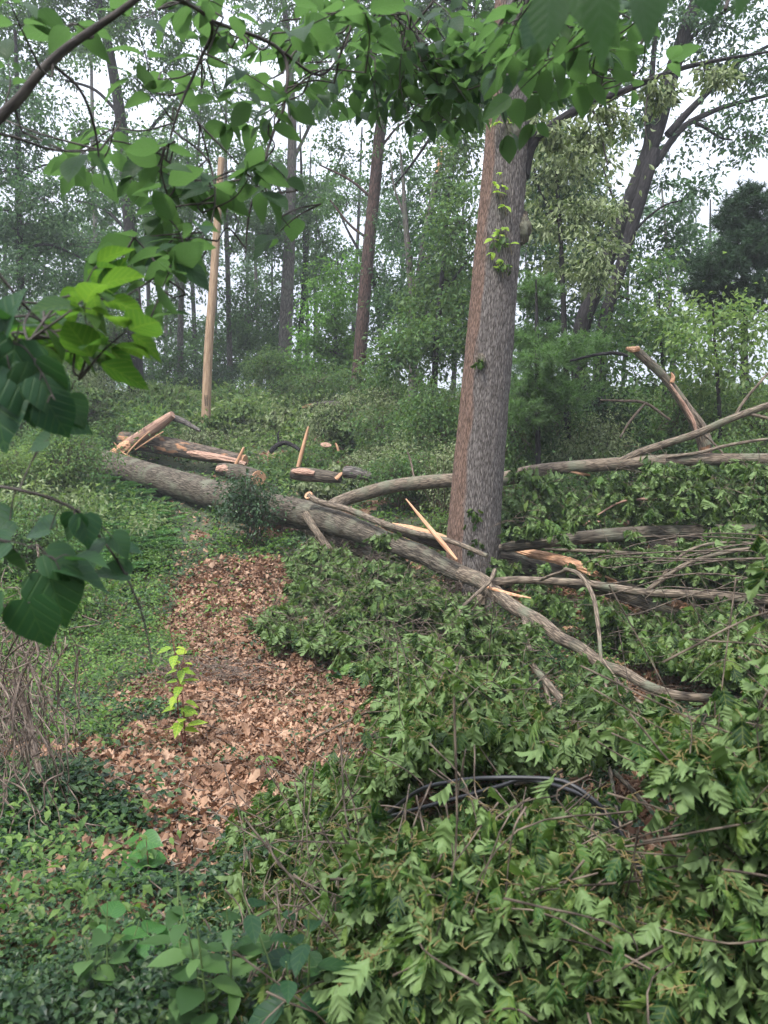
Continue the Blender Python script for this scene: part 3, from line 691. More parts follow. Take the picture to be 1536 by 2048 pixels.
bt('wilted_tree', 'tree hung with wilted pale leaves just right of the big trunk', 17, 'bark_dark',
   [(1135, 820, 14), (1130, 700, 12), (1125, 560, 10), (1118, 420, 8), (1108, 300, 5), (1100, 200, 3)], [[(1125, 560, 6), (1180, 500, 5), (1215, 430, 3)], [(1120, 450, 5), (1080, 380, 4), (1065, 320, 3)]],
   [(1090, 250, 50, 60, 17, .8), (1130, 330, 70, 70), (1110, 430, 70, 70), (1180, 420, 60, 80, 17, .9), (1190, 520, 70, 70), (1120, 540, 70, 50, 18, .8), (1210, 340, 50, 50, 17, .6)], 'wilt', seed=35, size=.11, tau=.75, droop=.95, tpls=TP_WILT)
bt('leafy_tree', 'dense green tree filling the gap behind the wilted one right of the big trunk', 23, 'bark_dark',
   [(1100, 800, 14), (1098, 640, 12), (1094, 480, 9), (1090, 320, 6), (1086, 200, 3)], [],
   [(1090, 330, 80, 80), (1150, 400, 80, 80), (1090, 480, 80, 80), (1190, 520, 80, 80), (1110, 640, 90, 70), (1220, 620, 70, 60), (1060, 230, 60, 60), (1190, 290, 60, 60, 23, .7), (1060, 130, 60, 60), (1150, 180, 60, 50, 23, .7)], 'canopy_cool', seed=36, size=.13, tau=1.0)
bt('dark_tree', 'heavy dark trunk leaning right against the bright sky, left stem of the crossing pair', 20, 'bark_dark',
   [(1165, 810, 36), (1158, 720, 34), (1168, 640, 33), (1200, 560, 31), (1228, 480, 30), (1255, 410, 30), (1285, 340, 30), (1315, 250, 33), (1340, 160, 30), (1368, 70, 26), (1400, -20, 22), (1440, -140, 16)],
   [[(1290, 330, 15), (1298, 240, 13), (1304, 150, 11), (1312, 60, 8), (1320, -40, 5)],
    [(1335, 270, 17), (1375, 225, 14), (1420, 180, 11), (1470, 130, 9), (1540, 90, 6)],
    [(1310, 330, 15), (1360, 260, 13), (1420, 225, 10), (1480, 205, 8), (1560, 185, 5)],
    [(1380, 240, 8), (1410, 255, 7), (1440, 275, 5), (1465, 280, 3)], [(1368, 90, 9), (1420, 40, 7), (1480, 10, 5), (1540, -20, 3)], [(1245, 440, 6), (1220, 380, 4), (1205, 330, 3)]],
   [(1240, 130, 60, 60, 20, .55), (1290, 220, 50, 50, 20, .5), (1440, 50, 110, 55, 20, .75), (1500, 150, 70, 60, 20, .7), (1500, 280, 60, 60, 20, .6), (1420, 240, 60, 40, 20, .35), (1380, 390, 55, 40, 20, .5), (1340, 330, 40, 50, 21, .4), (1330, 470, 60, 50, 21, .7), (1400, -80, 200, 90), (1270, 20, 70, 50, 20, .6), (1380, 520, 60, 50, 21, .6)], 'canopy_cool', seed=37, size=.11, tau=1.15)
bt('dark_tree', 'second dark leaning trunk of the pair right of the big trunk, hidden low by foliage', 19.5, 'bark_dark',
   [(1198, 800, 28), (1202, 700, 27), (1215, 620, 25), (1240, 540, 24), (1262, 460, 24), (1283, 390, 25), (1310, 300, 22)],
   [[(1255, 480, 7), (1290, 440, 5), (1330, 410, 4), (1370, 400, 3)], [(1225, 590, 6), (1260, 600, 5), (1300, 640, 3)]],
   [(1250, 660, 70, 50, 20, .7), (1300, 560, 60, 50, 20, .7)], 'canopy', seed=38, size=.11)
t = Tree('white_pine', 'soft feathery green pine directly behind the right side of the big trunk', 'pine tree', gbase(1078, 15.5))
t.stem('trunk', [(1078, foot(1078, 15.5), 12), (1074, 700, 9), (1072, 560, 3)], 'bark_dark', 15.5)
def pine_needles(t, clumps, d, mat, seed, L=.14, w=.05):
    r = np.random.default_rng(seed); mb = MB(); tw = MB()
    for (px, py, rx, ry, n) in clumps:
        c = P(px, py, d + r.uniform(-.5, .5)); RX, RZ = rx * d / F, ry * d / F
        u = norm(r.normal(size=(n, 3))) * r.random(n)[:, None] ** .45; s = c + u * [RX, RX, RZ]
        per = 70; idx = np.repeat(np.arange(n), per)
        ax = norm(u * [1, 1, .3] + [0, 0, .25] + r.normal(size=(n, 3)) * .3)
        tpos = r.uniform(-.14, .14, n * per)[:, None]
        pos = s[idx] + ax[idx] * tpos; Yd = rdir(n * per, r) + ax[idx] * .9 + [0, 0, -.15]
        inst(mb, t_needle(w), pos, Yd, rdir(n * per, r), L * r.uniform(.7, 1.15, n * per))
        for a, q in zip(s, ax): tube(tw, [a - q * .25, a + q * .12], [.006, .003], seg=3, cap=False)
    mb.build('needles', M[mat], t.o, smooth=False, attr=False); tw.build('twig_sprays', M['twig_dark'], t.o)
pine_needles(t, [(1072, 590, 45, 40, 110), (1070, 680, 70, 30, 120), (1100, 720, 80, 32, 120), (1060, 770, 70, 30, 100), (1160, 690, 60, 25, 70), (1040, 830, 60, 30, 80), (1130, 790, 70, 30, 90)], 15.5, 'pine', 41)
t = Tree('dark_pine', 'dark evergreen mass at the right edge under the open sky', 'pine tree', gbase(1490, 17))
t.stem('trunk', [(1490, foot(1490, 17), 18), (1488, 600, 12), (1486, 420, 4)], 'bark_dark', 17)
pine_needles(t, [(1470, 440, 45, 30, 90), (1500, 400, 40, 30, 80), (1500, 500, 60, 45, 170), (1440, 540, 50, 40, 110), (1520, 580, 50, 45, 130), (1460, 610, 50, 40, 110), (1560, 460, 60, 70, 160), (1400, 580, 30, 25, 50)], 17, 'pine_dark', 42, L=.16, w=.06)
bt('maple_tree', 'yellowish green young maple low at the right edge beside the dark pine', 15.5, 'bark_dark',
   [(1440, 900, 9), (1438, 800, 8), (1430, 700, 6), (1425, 600, 3)], [], [(1440, 640, 60, 50), (1380, 680, 50, 50), (1470, 720, 70, 60), (1410, 770, 60, 50), (1500, 660, 50, 50, 15.5, .8), (1340, 620, 40, 30, 16, .7)], 'shrub_light', seed=43, size=.10, tau=.9)
bt('leafy_tree', 'mid green bushy tree behind the bent broken stem at the right', 18, 'bark_dark',
   [(1330, 860, 10), (1328, 760, 8), (1320, 660, 5), (1318, 580, 3)], [], [(1310, 620, 70, 45), (1260, 670, 60, 50), (1350, 700, 60, 50), (1290, 760, 70, 40, 18, .6), (1220, 720, 60, 50), (1430, 860, 60, 50), (1320, 540, 50, 40, 18, .6)], 'shrub', seed=44, size=.10, tau=.8)
bt('leafy_tree', 'tall leafy tree rising behind the top of the big trunk', 27, 'bark_dark',
   [(985, 800, 16), (988, 500, 13), (992, 260, 9), (996, 80, 5)], [],
   [(960, 60, 90, 80), (1060, 40, 90, 80), (900, 170, 80, 70), (1000, 180, 90, 70), (850, 20, 80, 70), (1150, 60, 70, 60, 27, .8), (1000, -120, 220, 110), (870, 260, 50, 50, 27, .7)], 'canopy', seed=45, size=.12, tau=.9)

# far ridge trees: thin trunks one can tell apart only by place, a common group
r = np.random.default_rng(91)
FAR = [(14, 'at the far left edge'), (88, 'right of the layered boughs at the left'), (120, 'behind the left undergrowth'), (226, 'touching the left of the dark oak in the picture'), (305, 'just right of the dark oak trunk'),
       (330, 'in the bright gap right of the dark oak'), (395, 'close left of the pale pole'), (430, 'peeping right of the pale pole foot'), (496, 'left of the thick grey tree'), (520, 'next but one left of the thick grey tree'),
       (548, 'touching the left side of the thick grey tree'), (645, 'behind the bright maple'), (700, 'just left of the reddish leaning trunk'), (792, 'between the slanting and the broken tree'), (905, 'behind the leafy tree left of the big trunk'),
       (1060, 'behind the feathery pine'), (1245, 'in the gap right of the crossing dark pair'), (1350, 'below the open sky at the right'), (1420, 'left of the dark evergreen mass')]
for k, (px, w) in enumerate(FAR):
    d = r.uniform(44, 58); wd = r.uniform(5, 11); top = r.uniform(250, 480); ln_ = r.normal() * 14
    rows = [(px, 800, wd), (px + ln_ * .3, 650, wd * .9), (px + ln_ * .6, 500, wd * .7), (px + ln_, top, wd * .35)]
    bl = [(px + r.normal() * 25, r.uniform(top - 20, 560), r.uniform(50, 80), r.uniform(40, 60), d, r.uniform(.35, .6)) for _ in range(2)] + [(px + r.normal() * 30, r.uniform(640, 730), r.uniform(50, 80), r.uniform(35, 55), d, .6)]
    bt('ridge_tree', 'thin far tree on the ridge ' + w, d, 'bark_grey' if k % 2 else 'bark_dark', rows, [], bl, ['canopy', 'canopy_cool'][k % 2], seed=100 + k, size=.20, group='thin trees along the far ridge', seg=7)

# far wood as one mass
mb = MB(); rr = np.random.default_rng(77)
for k in range(64):
    x = rr.uniform(-42, 42); y = rr.uniform(62, 85); z = 5.2 + rr.uniform(-1, 6.5) * rr.random() ** .5
    if abs(proj(np.array([x, y, z]))[0] - 530) < 170 and z > 5.6: continue
    R = rr.uniform(2, 3.6); crown_leaves(mb, None, np.array([x, y, z]), (R, R, R * .8), int(R * R * 110), .36, rr, spray=.7)
tag(mb.build('far_wood', M['canopy_cool'], smooth=False, attr=False), 'hazy far-off leafage beyond the ridge, seen between the trunks', 'woodland', kind='stuff')

# ------------------------------------------------------------------ undergrowth shrubs
def shrub(label, px, d, w, h, mat, size, seed, tau=1.0, name='shrub', group=None, tpls=None, droop=.35, cat='shrub', up=0.0):
    """w, h in metres"""
    b = gbase(px, d); t = Tree(name, label, cat, b, group); r = np.random.default_rng(seed); B = np.array(b)
    st = MB()
    for k in range(6):
        a = B + [r.normal() * .08, r.normal() * .08, -.1]; c = B + [r.normal() * w * .3, r.normal() * w * .25, h * r.uniform(.6, .95) + up]
        tube(st, spline([a, (a + c) / 2 + r.normal(size=3) * .08, c], 4), np.linspace(.018, .005, 9), seg=5, rough=.1)
    st.build('stem', M['twig'], t.o)
    mb = MB(); tw = MB(); nb = 5
    for k in range(nb):
        c = B + [r.uniform(-.5, .5) * w * .6, r.uniform(-.5, .5) * w * .5, up + h * r.uniform(.35, .8)]
        R = (w * r.uniform(.26, .4), w * r.uniform(.26, .4), h * r.uniform(.25, .4))
        n = int(tau * 1.9 * math.pi * R[0] * R[2] / (size * size * .26))
        crown_leaves(mb, tw, c, R, n, size, r, spray=.2, droop=droop, tpls=tpls or TP_WILT[:0] or TP_CAN, per=16, twig_r=.004)
    mb.build('foliage', M[mat], t.o, smooth=False, attr=False); tw.build('twig_sprays', M['twig'], t.o)
    return t
SH = [
 ('dark bush standing in front of the long fallen trunk, near its left part', 503, 14.6, 1.25, 1.25, 'dark_shrub', .075, 1.3),
 ('grey-green bush at the far left edge above the weeds', 20, 13, 2.0, 1.6, 'shrub', .08, 1.0),
 ('loose bush left of the butt of the long fallen trunk', 120, 18, 2.6, 1.9, 'shrub', .085, .9),
 ('pale bush at the foot of the dark oak trunk, left side', 190, 26, 3.2, 2.4, 'wilt', .11, .9),
 ('green bush between the dark oak and the pale pole', 340, 29, 2.6, 1.4, 'shrub_light', .11, .9),
 ('low bush just right of the dark oak foot', 300, 26.5, 1.8, 1.2, 'wilt', .10, .8),
 ('bush at the foot of the thick grey tree', 560, 31, 3.2, 2.0, 'shrub', .12, 1.0),
 ('low bush right of the pale pole foot on the bank', 485, 29, 2.6, 1.0, 'shrub', .11, .9),
 ('dark bush left of the reddish leaning trunk foot', 640, 28, 3.0, 1.8, 'shrub', .11, 1.0),
 ('broad wilted bush below the broken log on the slope', 700, 23, 2.6, 1.4, 'wilt', .10, .9),
 ('tall bush covering the foot of the forked broken tree', 820, 21, 2.8, 2.2, 'shrub', .10, 1.0),
 ('blue-green bush left of the big trunk, above the limb', 800, 17.5, 1.9, 1.3, 'shrub', .085, 1.0),
 ('wilted bush close left of the big trunk', 880, 16.5, 1.8, 1.7, 'wilt', .085, .9),
 ('bright green low bush touching the left of the big trunk', 885, 15, 1.0, .7, 'shrub_light', .075, .9),
 ('pale bush halfway up the slope left of the big trunk', 760, 20, 2.0, 1.3, 'wilt', .09, .9),
 ('bush just right of the big trunk behind the long limb', 1060, 15, 1.9, 1.5, 'shrub', .085, 1.0),
 ('broad bush under the feathery pine', 1130, 17, 2.8, 1.8, 'shrub', .09, 1.0),
 ('bush under the two crossing dark trunks', 1210, 18, 2.6, 2.0, 'shrub', .09, .9),
 ('mossy green bush behind the fork of the long limb', 1230, 14, 2.4, 1.3, 'shrub_light', .08, .9),
 ('bush behind the bent broken stem', 1340, 16, 2.6, 1.7, 'dark_shrub', .09, .9),
 ('dense bush at the right edge above the fork of the long limb', 1490, 14.5, 2.2, 2.0, 'shrub', .085, .9),
 ('low bush right of the bent stem stump', 1470, 13, 2.0, 1.0, 'shrub_light', .08, .9),
 ('low leafy bush under the long limb, middle of the right half', 1200, 13, 2.2, .9, 'shrub', .08, .9),
 ('low leafy bush under the long limb beside the big trunk', 1070, 12.9, 1.4, .8, 'shrub', .08, 1.0),
 ('low bush under the long limb at the right edge', 1380, 12.3, 2.0, .8, 'shrub', .08, .9),
 ('weedy bush behind the two bark-stripped logs', 620, 21, 2.2, .8, 'shrub', .09, .8),
 ('low weedy bush behind the stripped log on the left', 420, 23.5, 2.4, .8, 'wilt', .09, .8),
 ('low bush left of the leaning broken plank-like stem', 230, 23, 2.0, 1.1, 'shrub', .09, .9),
 ('yellow-green low bush in the clearing behind the logs', 560, 24, 1.8, .5, 'shrub_light', .09, .8),
 ('small bush in the left bank weeds under the heart-leaved vine', 90, 11, 1.6, .9, 'weed', .08, .8),
]
for k, (lb, px, d, w, h, m, s, tau) in enumerate(SH):
    wl = m == 'wilt'
    shrub(lb, px, d, w, h, m, s, 300 + k, tau, tpls=TP_WILT if wl else None, droop=.9 if wl else .35)

SH2 = [
 ('tall leafy bush right of the big trunk, above the long limb', 1080, 17.5, 2.2, 2.9, 'shrub', .09, 1.0),
 ('tall pale wilted bush under the two leaning dark trunks', 1170, 16.5, 2.0, 2.5, 'wilt', .09, .9),
 ('tall bush filling the dark hollow left of the bent snag', 1260, 18.5, 2.6, 2.6, 'dark_shrub', .10, 1.0),
 ('tall light bush right behind the bent snag', 1400, 17, 2.4, 3.0, 'shrub', .10, 1.0),
 ('tall yellow-green bush at the right edge', 1500, 15.5, 2.2, 3.0, 'shrub_light', .09, 1.0),
 ('high bush left of the big trunk reaching over its neighbours', 905, 19, 2.2, 3.0, 'shrub', .10, 1.0),
 ('round wilted bush between broken tree and big trunk', 855, 18.5, 2.0, 2.0, 'wilt', .09, 1.0),
 ('bush covering the bank below the reddish leaning trunk', 735, 24.5, 2.8, 1.6, 'wilt', .10, 1.0),
 ('leafy bush right of the reddish leaning trunk foot', 780, 25, 2.6, 2.4, 'shrub', .11, 1.0),
 ('bush between the thin dark trees and the bright maple', 610, 32, 3.4, 1.9, 'shrub', .12, 1.0),
 ('bush behind the pale pole foot', 430, 33, 3.4, 1.6, 'dark_shrub', .12, 1.0),
 ('tall bush left of the dark oak trunk', 200, 31, 4.0, 3.6, 'shrub', .12, 1.0),
 ('tall bush at the left edge behind the near heart-shaped leaves', 40, 22, 3.2, 3.0, 'shrub', .10, 1.0),
 ('pale bush in front of the hemlock boughs, low at left', 110, 24, 3.0, 2.6, 'wilt', .10, 1.0),
 ('spreading bush at the left edge level with the log butt', 60, 17, 2.4, 1.6, 'shrub_light', .09, 1.0),
]
for k, (lb, px, d, w, h, m, s, tau) in enumerate(SH2):
    wl = m == 'wilt'
    shrub(lb, px, d, w, h, m, s, 360 + k, tau * 1.2, tpls=TP_WILT if wl else None, droop=.9 if wl else .35)

def undergrowth():
    for si, (m, frac, nm, lb) in enumerate([('shrub', .45, 'undergrowth', 'mid green undergrowth matting the slope behind the logs'), ('wilt', .35, 'wilted_undergrowth', 'pale wilted broken leafage strewn over the slope'), ('shrub_light', .2, 'light_undergrowth', 'light green undergrowth patches on the slope')]):
        r = np.random.default_rng(400 + si); n = int(22000 * frac); px = r.uniform(-150, 1700, n); py = r.uniform(795, 1120, n)
        hm = np.where((px > 330) & (px < 900), .30, .95) * np.where(py > 1000, .5, 1.0) * np.where(py < 850, 1.4, 1)
        hm = np.minimum(hm, 1.3) * np.clip(1.9 * fbm(np.stack([px / 60, py / 35, 0 * px + si * 5], -1), 3, 402) - .35, .05, 1.5)
        pre = G(px, py); ok = (pre[:, 1] < 58) & ~litter_mask(pre[:, 0], pre[:, 1]); px, py, hm = px[ok], py[ok], hm[ok]
        lg = (px > 130) & (px < 480) & (np.abs(py - (905 + (px - 150) * .30)) < 70); ok = ~lg & ~((px > 330) & (px < 1010) & (py > 985)) & ~((px < 330) & (py > 1060)) & ~((px > 190) & (px < 800) & (py > 870) & (r.random(len(px)) < .6)); px, py, hm = px[ok], py[ok], hm[ok]
        pat = fbm(np.stack([px / 90, py / 50, 0 * px + si * 31], -1), 2, 404); ok = pat > .45; px, py, hm = px[ok], py[ok], hm[ok]
        c = G(px, py, hm * r.random(len(px)) ** .5); c = c[c[:, 1] > 9]; per = 26; k = len(c) * per; idx = np.repeat(np.arange(len(c)), per)
        sc = np.clip(c[:, 1] / 16, .8, 2.4)[idx]
        off = r.normal(size=(k, 3)) * [.17, .17, .13] * sc[:, None]
        Yd = off / .16 + r.normal(size=(k, 3)) * .6; Yd[:, 2] -= .9 if m == 'wilt' else .3; Zd = r.normal(size=(k, 3)) * .6 + [0, -.1, .9]
        mb = MB(); inst_mix(mb, TP_WILT if m == 'wilt' else TP_CAN, c[idx] + off, Yd, Zd, r.uniform(.07, .17, k) * np.clip(sc, 1, 1.8), r)
        tag(mb.build(nm, M[m], smooth=False, attr=False), lb, 'undergrowth', kind='stuff')
undergrowth()

# ------------------------------------------------------------------ the utility pole
f = foot(410, 24.5)
t = Tree('utility_pole', 'tall pale brown wooden pole without crossarm standing in the clearing', 'utility pole', gbase(410, 24.5))
t.stem('shaft', [(410, f, 19), (417, 700, 17.5), (427, 560, 16), (436, 420, 14), (443, 316, 12)], 'pole', 24.5, seg=20, rough=.01)
for (a, b) in ((410, 800), (414, 803)):
    _mb = MB(); q = P(np.array([a, a + .5]), np.array([790, 812]), np.array([24.315, 24.315])); tube(_mb, q, .012, seg=6); _mb.build('slot', M['slot'], t.o)

# ------------------------------------------------------------------ the big trunk
MD = 11.8
f = foot(950, MD)
t = Tree('big_trunk_tree', 'massive grey furrowed trunk with a reddish stripped left side, standing right of centre', 'tree', gbase(950, MD))
rows = [(948, f, 150), (947, f - 40, 124), (946, 1120, 110), (948, 1050, 106), (953, 980, 102), (962, 880, 99), (972, 760, 95), (983, 640, 92), (995, 500, 89), (1006, 380, 86), (1014, 270, 84), (1021, 160, 82), (1029, 40, 80), (1038, -90, 76), (1055, -400, 60), (1070, -800, 40)]
p_, r_ = wpath(rows, MD, per=48)
mb = MB(); tube(mb, p_, r_, seg=260, rough=.035, rs=2.0, furrow=.010, nfur=84)
mb.build('trunk', M['bark_main'], t.o)
def knob(px, py, d, rr, seed, up=.25):
    mb = MB(); c = P(px, py, d); n = 26; m_ = 18
    th = np.linspace(0, math.pi, m_)[:, None]; ph = np.linspace(0, 2 * math.pi, n, endpoint=False)[None]
    u = np.stack([np.sin(th) * np.cos(ph), np.sin(th) * np.sin(ph), np.cos(th) + 0 * ph], -1)
    k = rr * (.5 + 1.0 * fbm(u * 4.5 + seed, 4, 7)); V = c + u * k[..., None] * [1, 1, 1.6]
    i, j = np.meshgrid(np.arange(m_ - 1), np.arange(n), indexing='ij'); i, j = i.ravel(), j.ravel(); j2 = (j + 1) % n
    mb.add(V, q=np.stack([i * n + j, i * n + j2, (i + 1) * n + j2, (i + 1) * n + j], -1), a=u * k[..., None])
    mb.build('burl', M['bark_log'], t.o)
knob(1022, 262, MD - .27, .14, 3); knob(1042, 458, MD - .06, .15, 5); knob(962, 722, MD - .36, .07, 8)
t.limbs([[(1040, 350, 40), (1058, 296, 26), (1090, 262, 20), (1140, 228, 18), (1180, 205, 16), (1240, 185, 13), (1300, 160, 11), (1370, 135, 9), (1450, 118, 7), (1560, 100, 4)]], 'bark_dark', MD, seg=12)
t.limbs([[(1170, 210, 9), (1195, 200, 6), (1230, 215, 4)], [(1180, 205, 6), (1200, 260, 4), (1215, 330, 3)], [(1300, 160, 5), (1290, 240, 3), (1295, 290, 2)]], 'twig_dark', MD)
t.limbs([[(985, 190, 10), (930, 210, 8), (880, 250, 6), (830, 320, 5), (790, 370, 3)]], 'bark_dark', MD + .2)
t.crown([(1120, 270, 35, 45, MD, .8), (1180, 280, 35, 50, MD, .8), (1225, 250, 30, 40, MD, .5), (1330, 170, 40, 25, MD, .4), (1420, 140, 50, 25, MD, .4)], MD, 'wilt', .10, 51, spray=.18, droop=1.0, tpls=TP_WILT, part='wilted_leaves')
# fresh sprouts on the bark
r = np.random.default_rng(52); tw = MB()
sp_pts = [(1005, 205), (1000, 228), (1020, 245), (1028, 232), (995, 245), (1002, 345), (985, 365), (1000, 385), (1008, 372), (1010, 412), (1010, 455), (998, 470), (985, 478), (1020, 488), (985, 505), (1005, 520), (1003, 538), (1012, 532), (998, 462)]
mb = MB()
for (a, b) in sp_pts:
    n = 3; c = P(a, b, MD - .40); root = P(a + 4, b + 22, MD - .33)
    tube(tw, spline([root, (root + c) / 2 + r.normal(size=3) * .01, c], 3), [.004] * 7, seg=4)
    Yd = np.stack([r.normal(size=n), r.normal(size=n) * .4 - .5, r.normal(size=n) * .5 - .2], -1); Zd = np.stack([r.normal(size=n) * .4, -np.ones(n) * .6, np.ones(n)], -1)
    inst_mix(mb, [t_ovate(1, w=.32), t_oak_small(2)], np.tile(c, (n, 1)), Yd, Zd, r.uniform(.07, .15, n), r)
mb.build('sprout_leaves', M['lime'], t.o); tw.build('sprout_sprays', M['petiole'], t.o)
mb = MB(); r = np.random.default_rng(53)
for (a, b, s) in [(950, 1040, .1), (945, 1022, .08), (955, 1085, .1), (945, 1095, .1), (962, 722, .06), (1000, 480, .1), (1010, 530, .08)]:
    n = 12; c = P(a, b, MD - .44) + r.normal(size=(n, 3)) * s * .5
    inst_mix(mb, [t_oak_small(2), t_oak_small(4, .7, .5)], c, np.stack([r.normal(size=n) * .6, r.normal(size=n) * .3, -np.ones(n)], -1), np.stack([r.normal(size=n) * .5, -np.ones(n), r.normal(size=n) * .4], -1), r.uniform(.07, .12, n), r)
mb.build('shoot_leaves', M['oak_fallen'], t.o)

# ------------------------------------------------------------------ the long fallen oak with its foliage
FO = thing('fallen_oak', 'long fallen oak running from the left bank past the big trunk, its leaves still green', 'fallen tree', gbase(600, 15.2))
class W: pass
W.o = FO
def fo_part(part, rows, mat, seg=12, rough=.06, per=8, parent=FO, **kw):
    p, rr = wpath(rows, None, per); mb = MB(); tube(mb, p, rr, seg=seg, rough=rough, **kw); return mb.build(part, M[mat], parent), p
TR, tr_p = fo_part('trunk', [(120, 895, 44, 22.6), (165, 910, 48, 22), (240, 934, 50, 20.7), (330, 961, 55, 19), (430, 989, 57, 17.5), (520, 1012, 60, 16.2), (600, 1028, 62, 15), (660, 1042, 54, 14.1), (730, 1066, 44, 13.1), (790, 1090, 39, 12.4), (850, 1112, 37, 11.7), (890, 1134, 36, 11.2), (930, 1150, 34, 10.8)], 'bark_log', seg=60, rough=.05, per=22, furrow=.008, nfur=30)
FB = []          # branches: (object, points)
def fb(rows, mat='bark_limb', seg=9, per=8, rough=.07):
    o, p = fo_part('branch', rows, mat, seg=seg, per=per, rough=rough); FB.append((o, p)); return o
fb([(924, 1148, 35, 10.8), (968, 1166, 33, 10.4), (1002, 1196, 30, 10.0), (1040, 1222, 28, 9.6), (1080, 1243, 27, 9.2), (1120, 1276, 26, 8.9), (1160, 1296, 25, 8.6), (1205, 1330, 24, 8.3), (1250, 1346, 22, 7.9), (1300, 1374, 21, 7.5), (1360, 1392, 20, 7.1), (1440, 1398, 18, 6.8), (1580, 1412, 17, 6.5)], seg=16)
fb([(640, 1030, 30, 14.6), (680, 1004, 27, 14.9), (740, 984, 27, 15.1), (800, 970, 27, 15), (900, 961, 28, 14.5), (1000, 958, 29, 14), (1060, 946, 30, 13.6), (1110, 937, 25, 13.3), (1250, 927, 26, 12.6), (1400, 919, 25, 12.1), (1600, 919, 23, 11.6)], seg=18)
fb([(1240, 925, 18, 12.6), (1280, 905, 16, 12.5), (1330, 888, 15, 12.4), (1400, 865, 15, 12.2), (1460, 838, 14, 12), (1580, 795, 12, 11.8)], seg=12)
fb([(1330, 915, 7, 12.2), (1400, 905, 7, 12), (1450, 892, 7, 11.9), (1520, 880, 6, 11.7), (1600, 872, 5, 11.6)])
fb([(1465, 840, 6, 12), (1490, 800, 6, 12), (1520, 765, 5, 11.9), (1560, 720, 4, 11.9)])
fb([(1480, 830, 8, 12), (1510, 830, 7, 11.9), (1580, 850, 5, 11.8)])
fb([(618, 992, 15, 14.2), (640, 1004, 13, 14), (700, 1020, 13, 13.3), (760, 1045, 13, 12.5), (830, 1066, 12, 11.8), (900, 1082, 11, 11.0), (975, 1112, 9, 10.4)])
fb([(612, 1030, 20, 14.3), (632, 1062, 15, 13.9), (660, 1100, 14, 13.6), (690, 1150, 11, 13.2)])
fb([(580, 1030, 36, 15.2), (650, 1068, 34, 14.4), (720, 1098, 30, 13.6), (790, 1135, 24, 12.9), (850, 1190, 18, 12.1)], seg=14)
fb([(985, 1165, 20, 10.2), (1040, 1160, 16, 10.1), (1110, 1163, 16, 9.9), (1180, 1168, 16, 9.6), (1290, 1185, 16, 9.2), (1400, 1190, 18, 8.8), (1580, 1208, 18, 8.4)], seg=12)
fb([(1285, 1190, 12, 9.2), (1330, 1155, 11, 9.1), (1380, 1125, 9, 9), (1450, 1105, 8, 8.9), (1580, 1085, 6, 8.7)])
fb([(1300, 1185, 8, 9.2), (1340, 1135, 7, 9.2), (1380, 1100, 6, 9.2), (1450, 1085, 6, 9.1), (1580, 1092, 5, 9)])
fb([(1330, 1186, 6, 9.1), (1420, 1185, 6, 8.9), (1490, 1205, 6, 8.6), (1600, 1215, 5, 8.4)])
fb([(1130, 1138, 8, 9.2), (1160, 1150, 9, 8.9), (1185, 1190, 9, 8.6), (1195, 1240, 9, 8.2), (1203, 1320, 7, 7.7), (1215, 1390, 5, 7.3)])
fb([(1135, 1140, 7, 9.2), (1105, 1150, 7, 9.5), (1080, 1160, 7, 9.9)])
fb([(1050, 1235, 15, 9.4), (1058, 1290, 14, 8.8), (1065, 1330, 14, 8.2), (1105, 1378, 14, 7.5), (1150, 1440, 13, 6.8), (1200, 1515, 11, 6.1), (1265, 1580, 10, 5.2), (1340, 1660, 9, 4.4), (1450, 1740, 8, 3.8), (1560, 1810, 7, 3.8)], seg=12)
fb([(1085, 1350, 9, 7.9), (1100, 1410, 9, 7.3), (1110, 1490, 8, 6.7), (1105, 1560, 6, 6.2)])
fb([(1205, 1320, 7, 7.6), (1250, 1380, 7, 7.2), (1300, 1420, 7, 6.8), (1350, 1480, 6, 6.3), (1430, 1540, 5, 5.8)])
fb([(1560, 1430, 8, 6.8), (1470, 1465, 7, 6.5), (1400, 1490, 7, 6.3), (1340, 1510, 6, 6.1), (1320, 1550, 5, 5.9)])
fb([(970, 1160, 26, 10.5), (962, 1210, 22, 10.4), (975, 1260, 20, 10.2), (985, 1320, 18, 9.9)])
fb([(975, 1180, 22, 10.5), (945, 1215, 18, 10.3), (930, 1260, 16, 10.1), (925, 1310, 14, 9.8)])
fb([(990, 1140, 9, 10.2), (978, 1075 + 90, 8, 10), (945, 1195, 7, 9.8), (918, 1225, 7, 9.5), (898, 1285, 5, 9.2)])
fb([(1380, 1560, 6, 4.6), (1350, 1640, 6, 4.5), (1360, 1720, 5, 4.3), (1400, 1790, 5, 4.1)])
fb([(900, 1560, 9, 4.6), (890, 1640, 10, 4.3), (915, 1720, 10, 4.0), (920, 1790, 9, 3.8), (900, 1860, 7, 3.7)])
fb([(1050, 1860, 5, 3.0), (1110, 1900, 5, 2.9), (1190, 1960, 5, 2.8)])
fb([(870, 1500, 6, 5.2), (960, 1500, 6, 5.4), (1060, 1480, 5, 5.8), (1150, 1450, 6, 6.5)])
fb([(640, 1700, 6, 4.3), (720, 1660, 6, 4.4), (820, 1640, 6, 4.5), (940, 1600, 7, 4.7), (1060, 1560, 8, 5.0), (1200, 1520, 9, 5.9)])
fb([(1200, 1750, 6, 3.6), (1240, 1680, 6, 3.9), (1230, 1600, 7, 4.6), (1220, 1540, 8, 5.6)])
fb([(1480, 2000, 6, 2.9), (1420, 1880, 7, 3.2), (1390, 1780, 7, 3.7), (1360, 1690, 8, 4.4)])
fb([(620, 1480, 5, 6.6), (700, 1440, 5, 6.9), (790, 1400, 6, 7.6), (900, 1340, 8, 8.6), (985, 1290, 10, 9.8)])
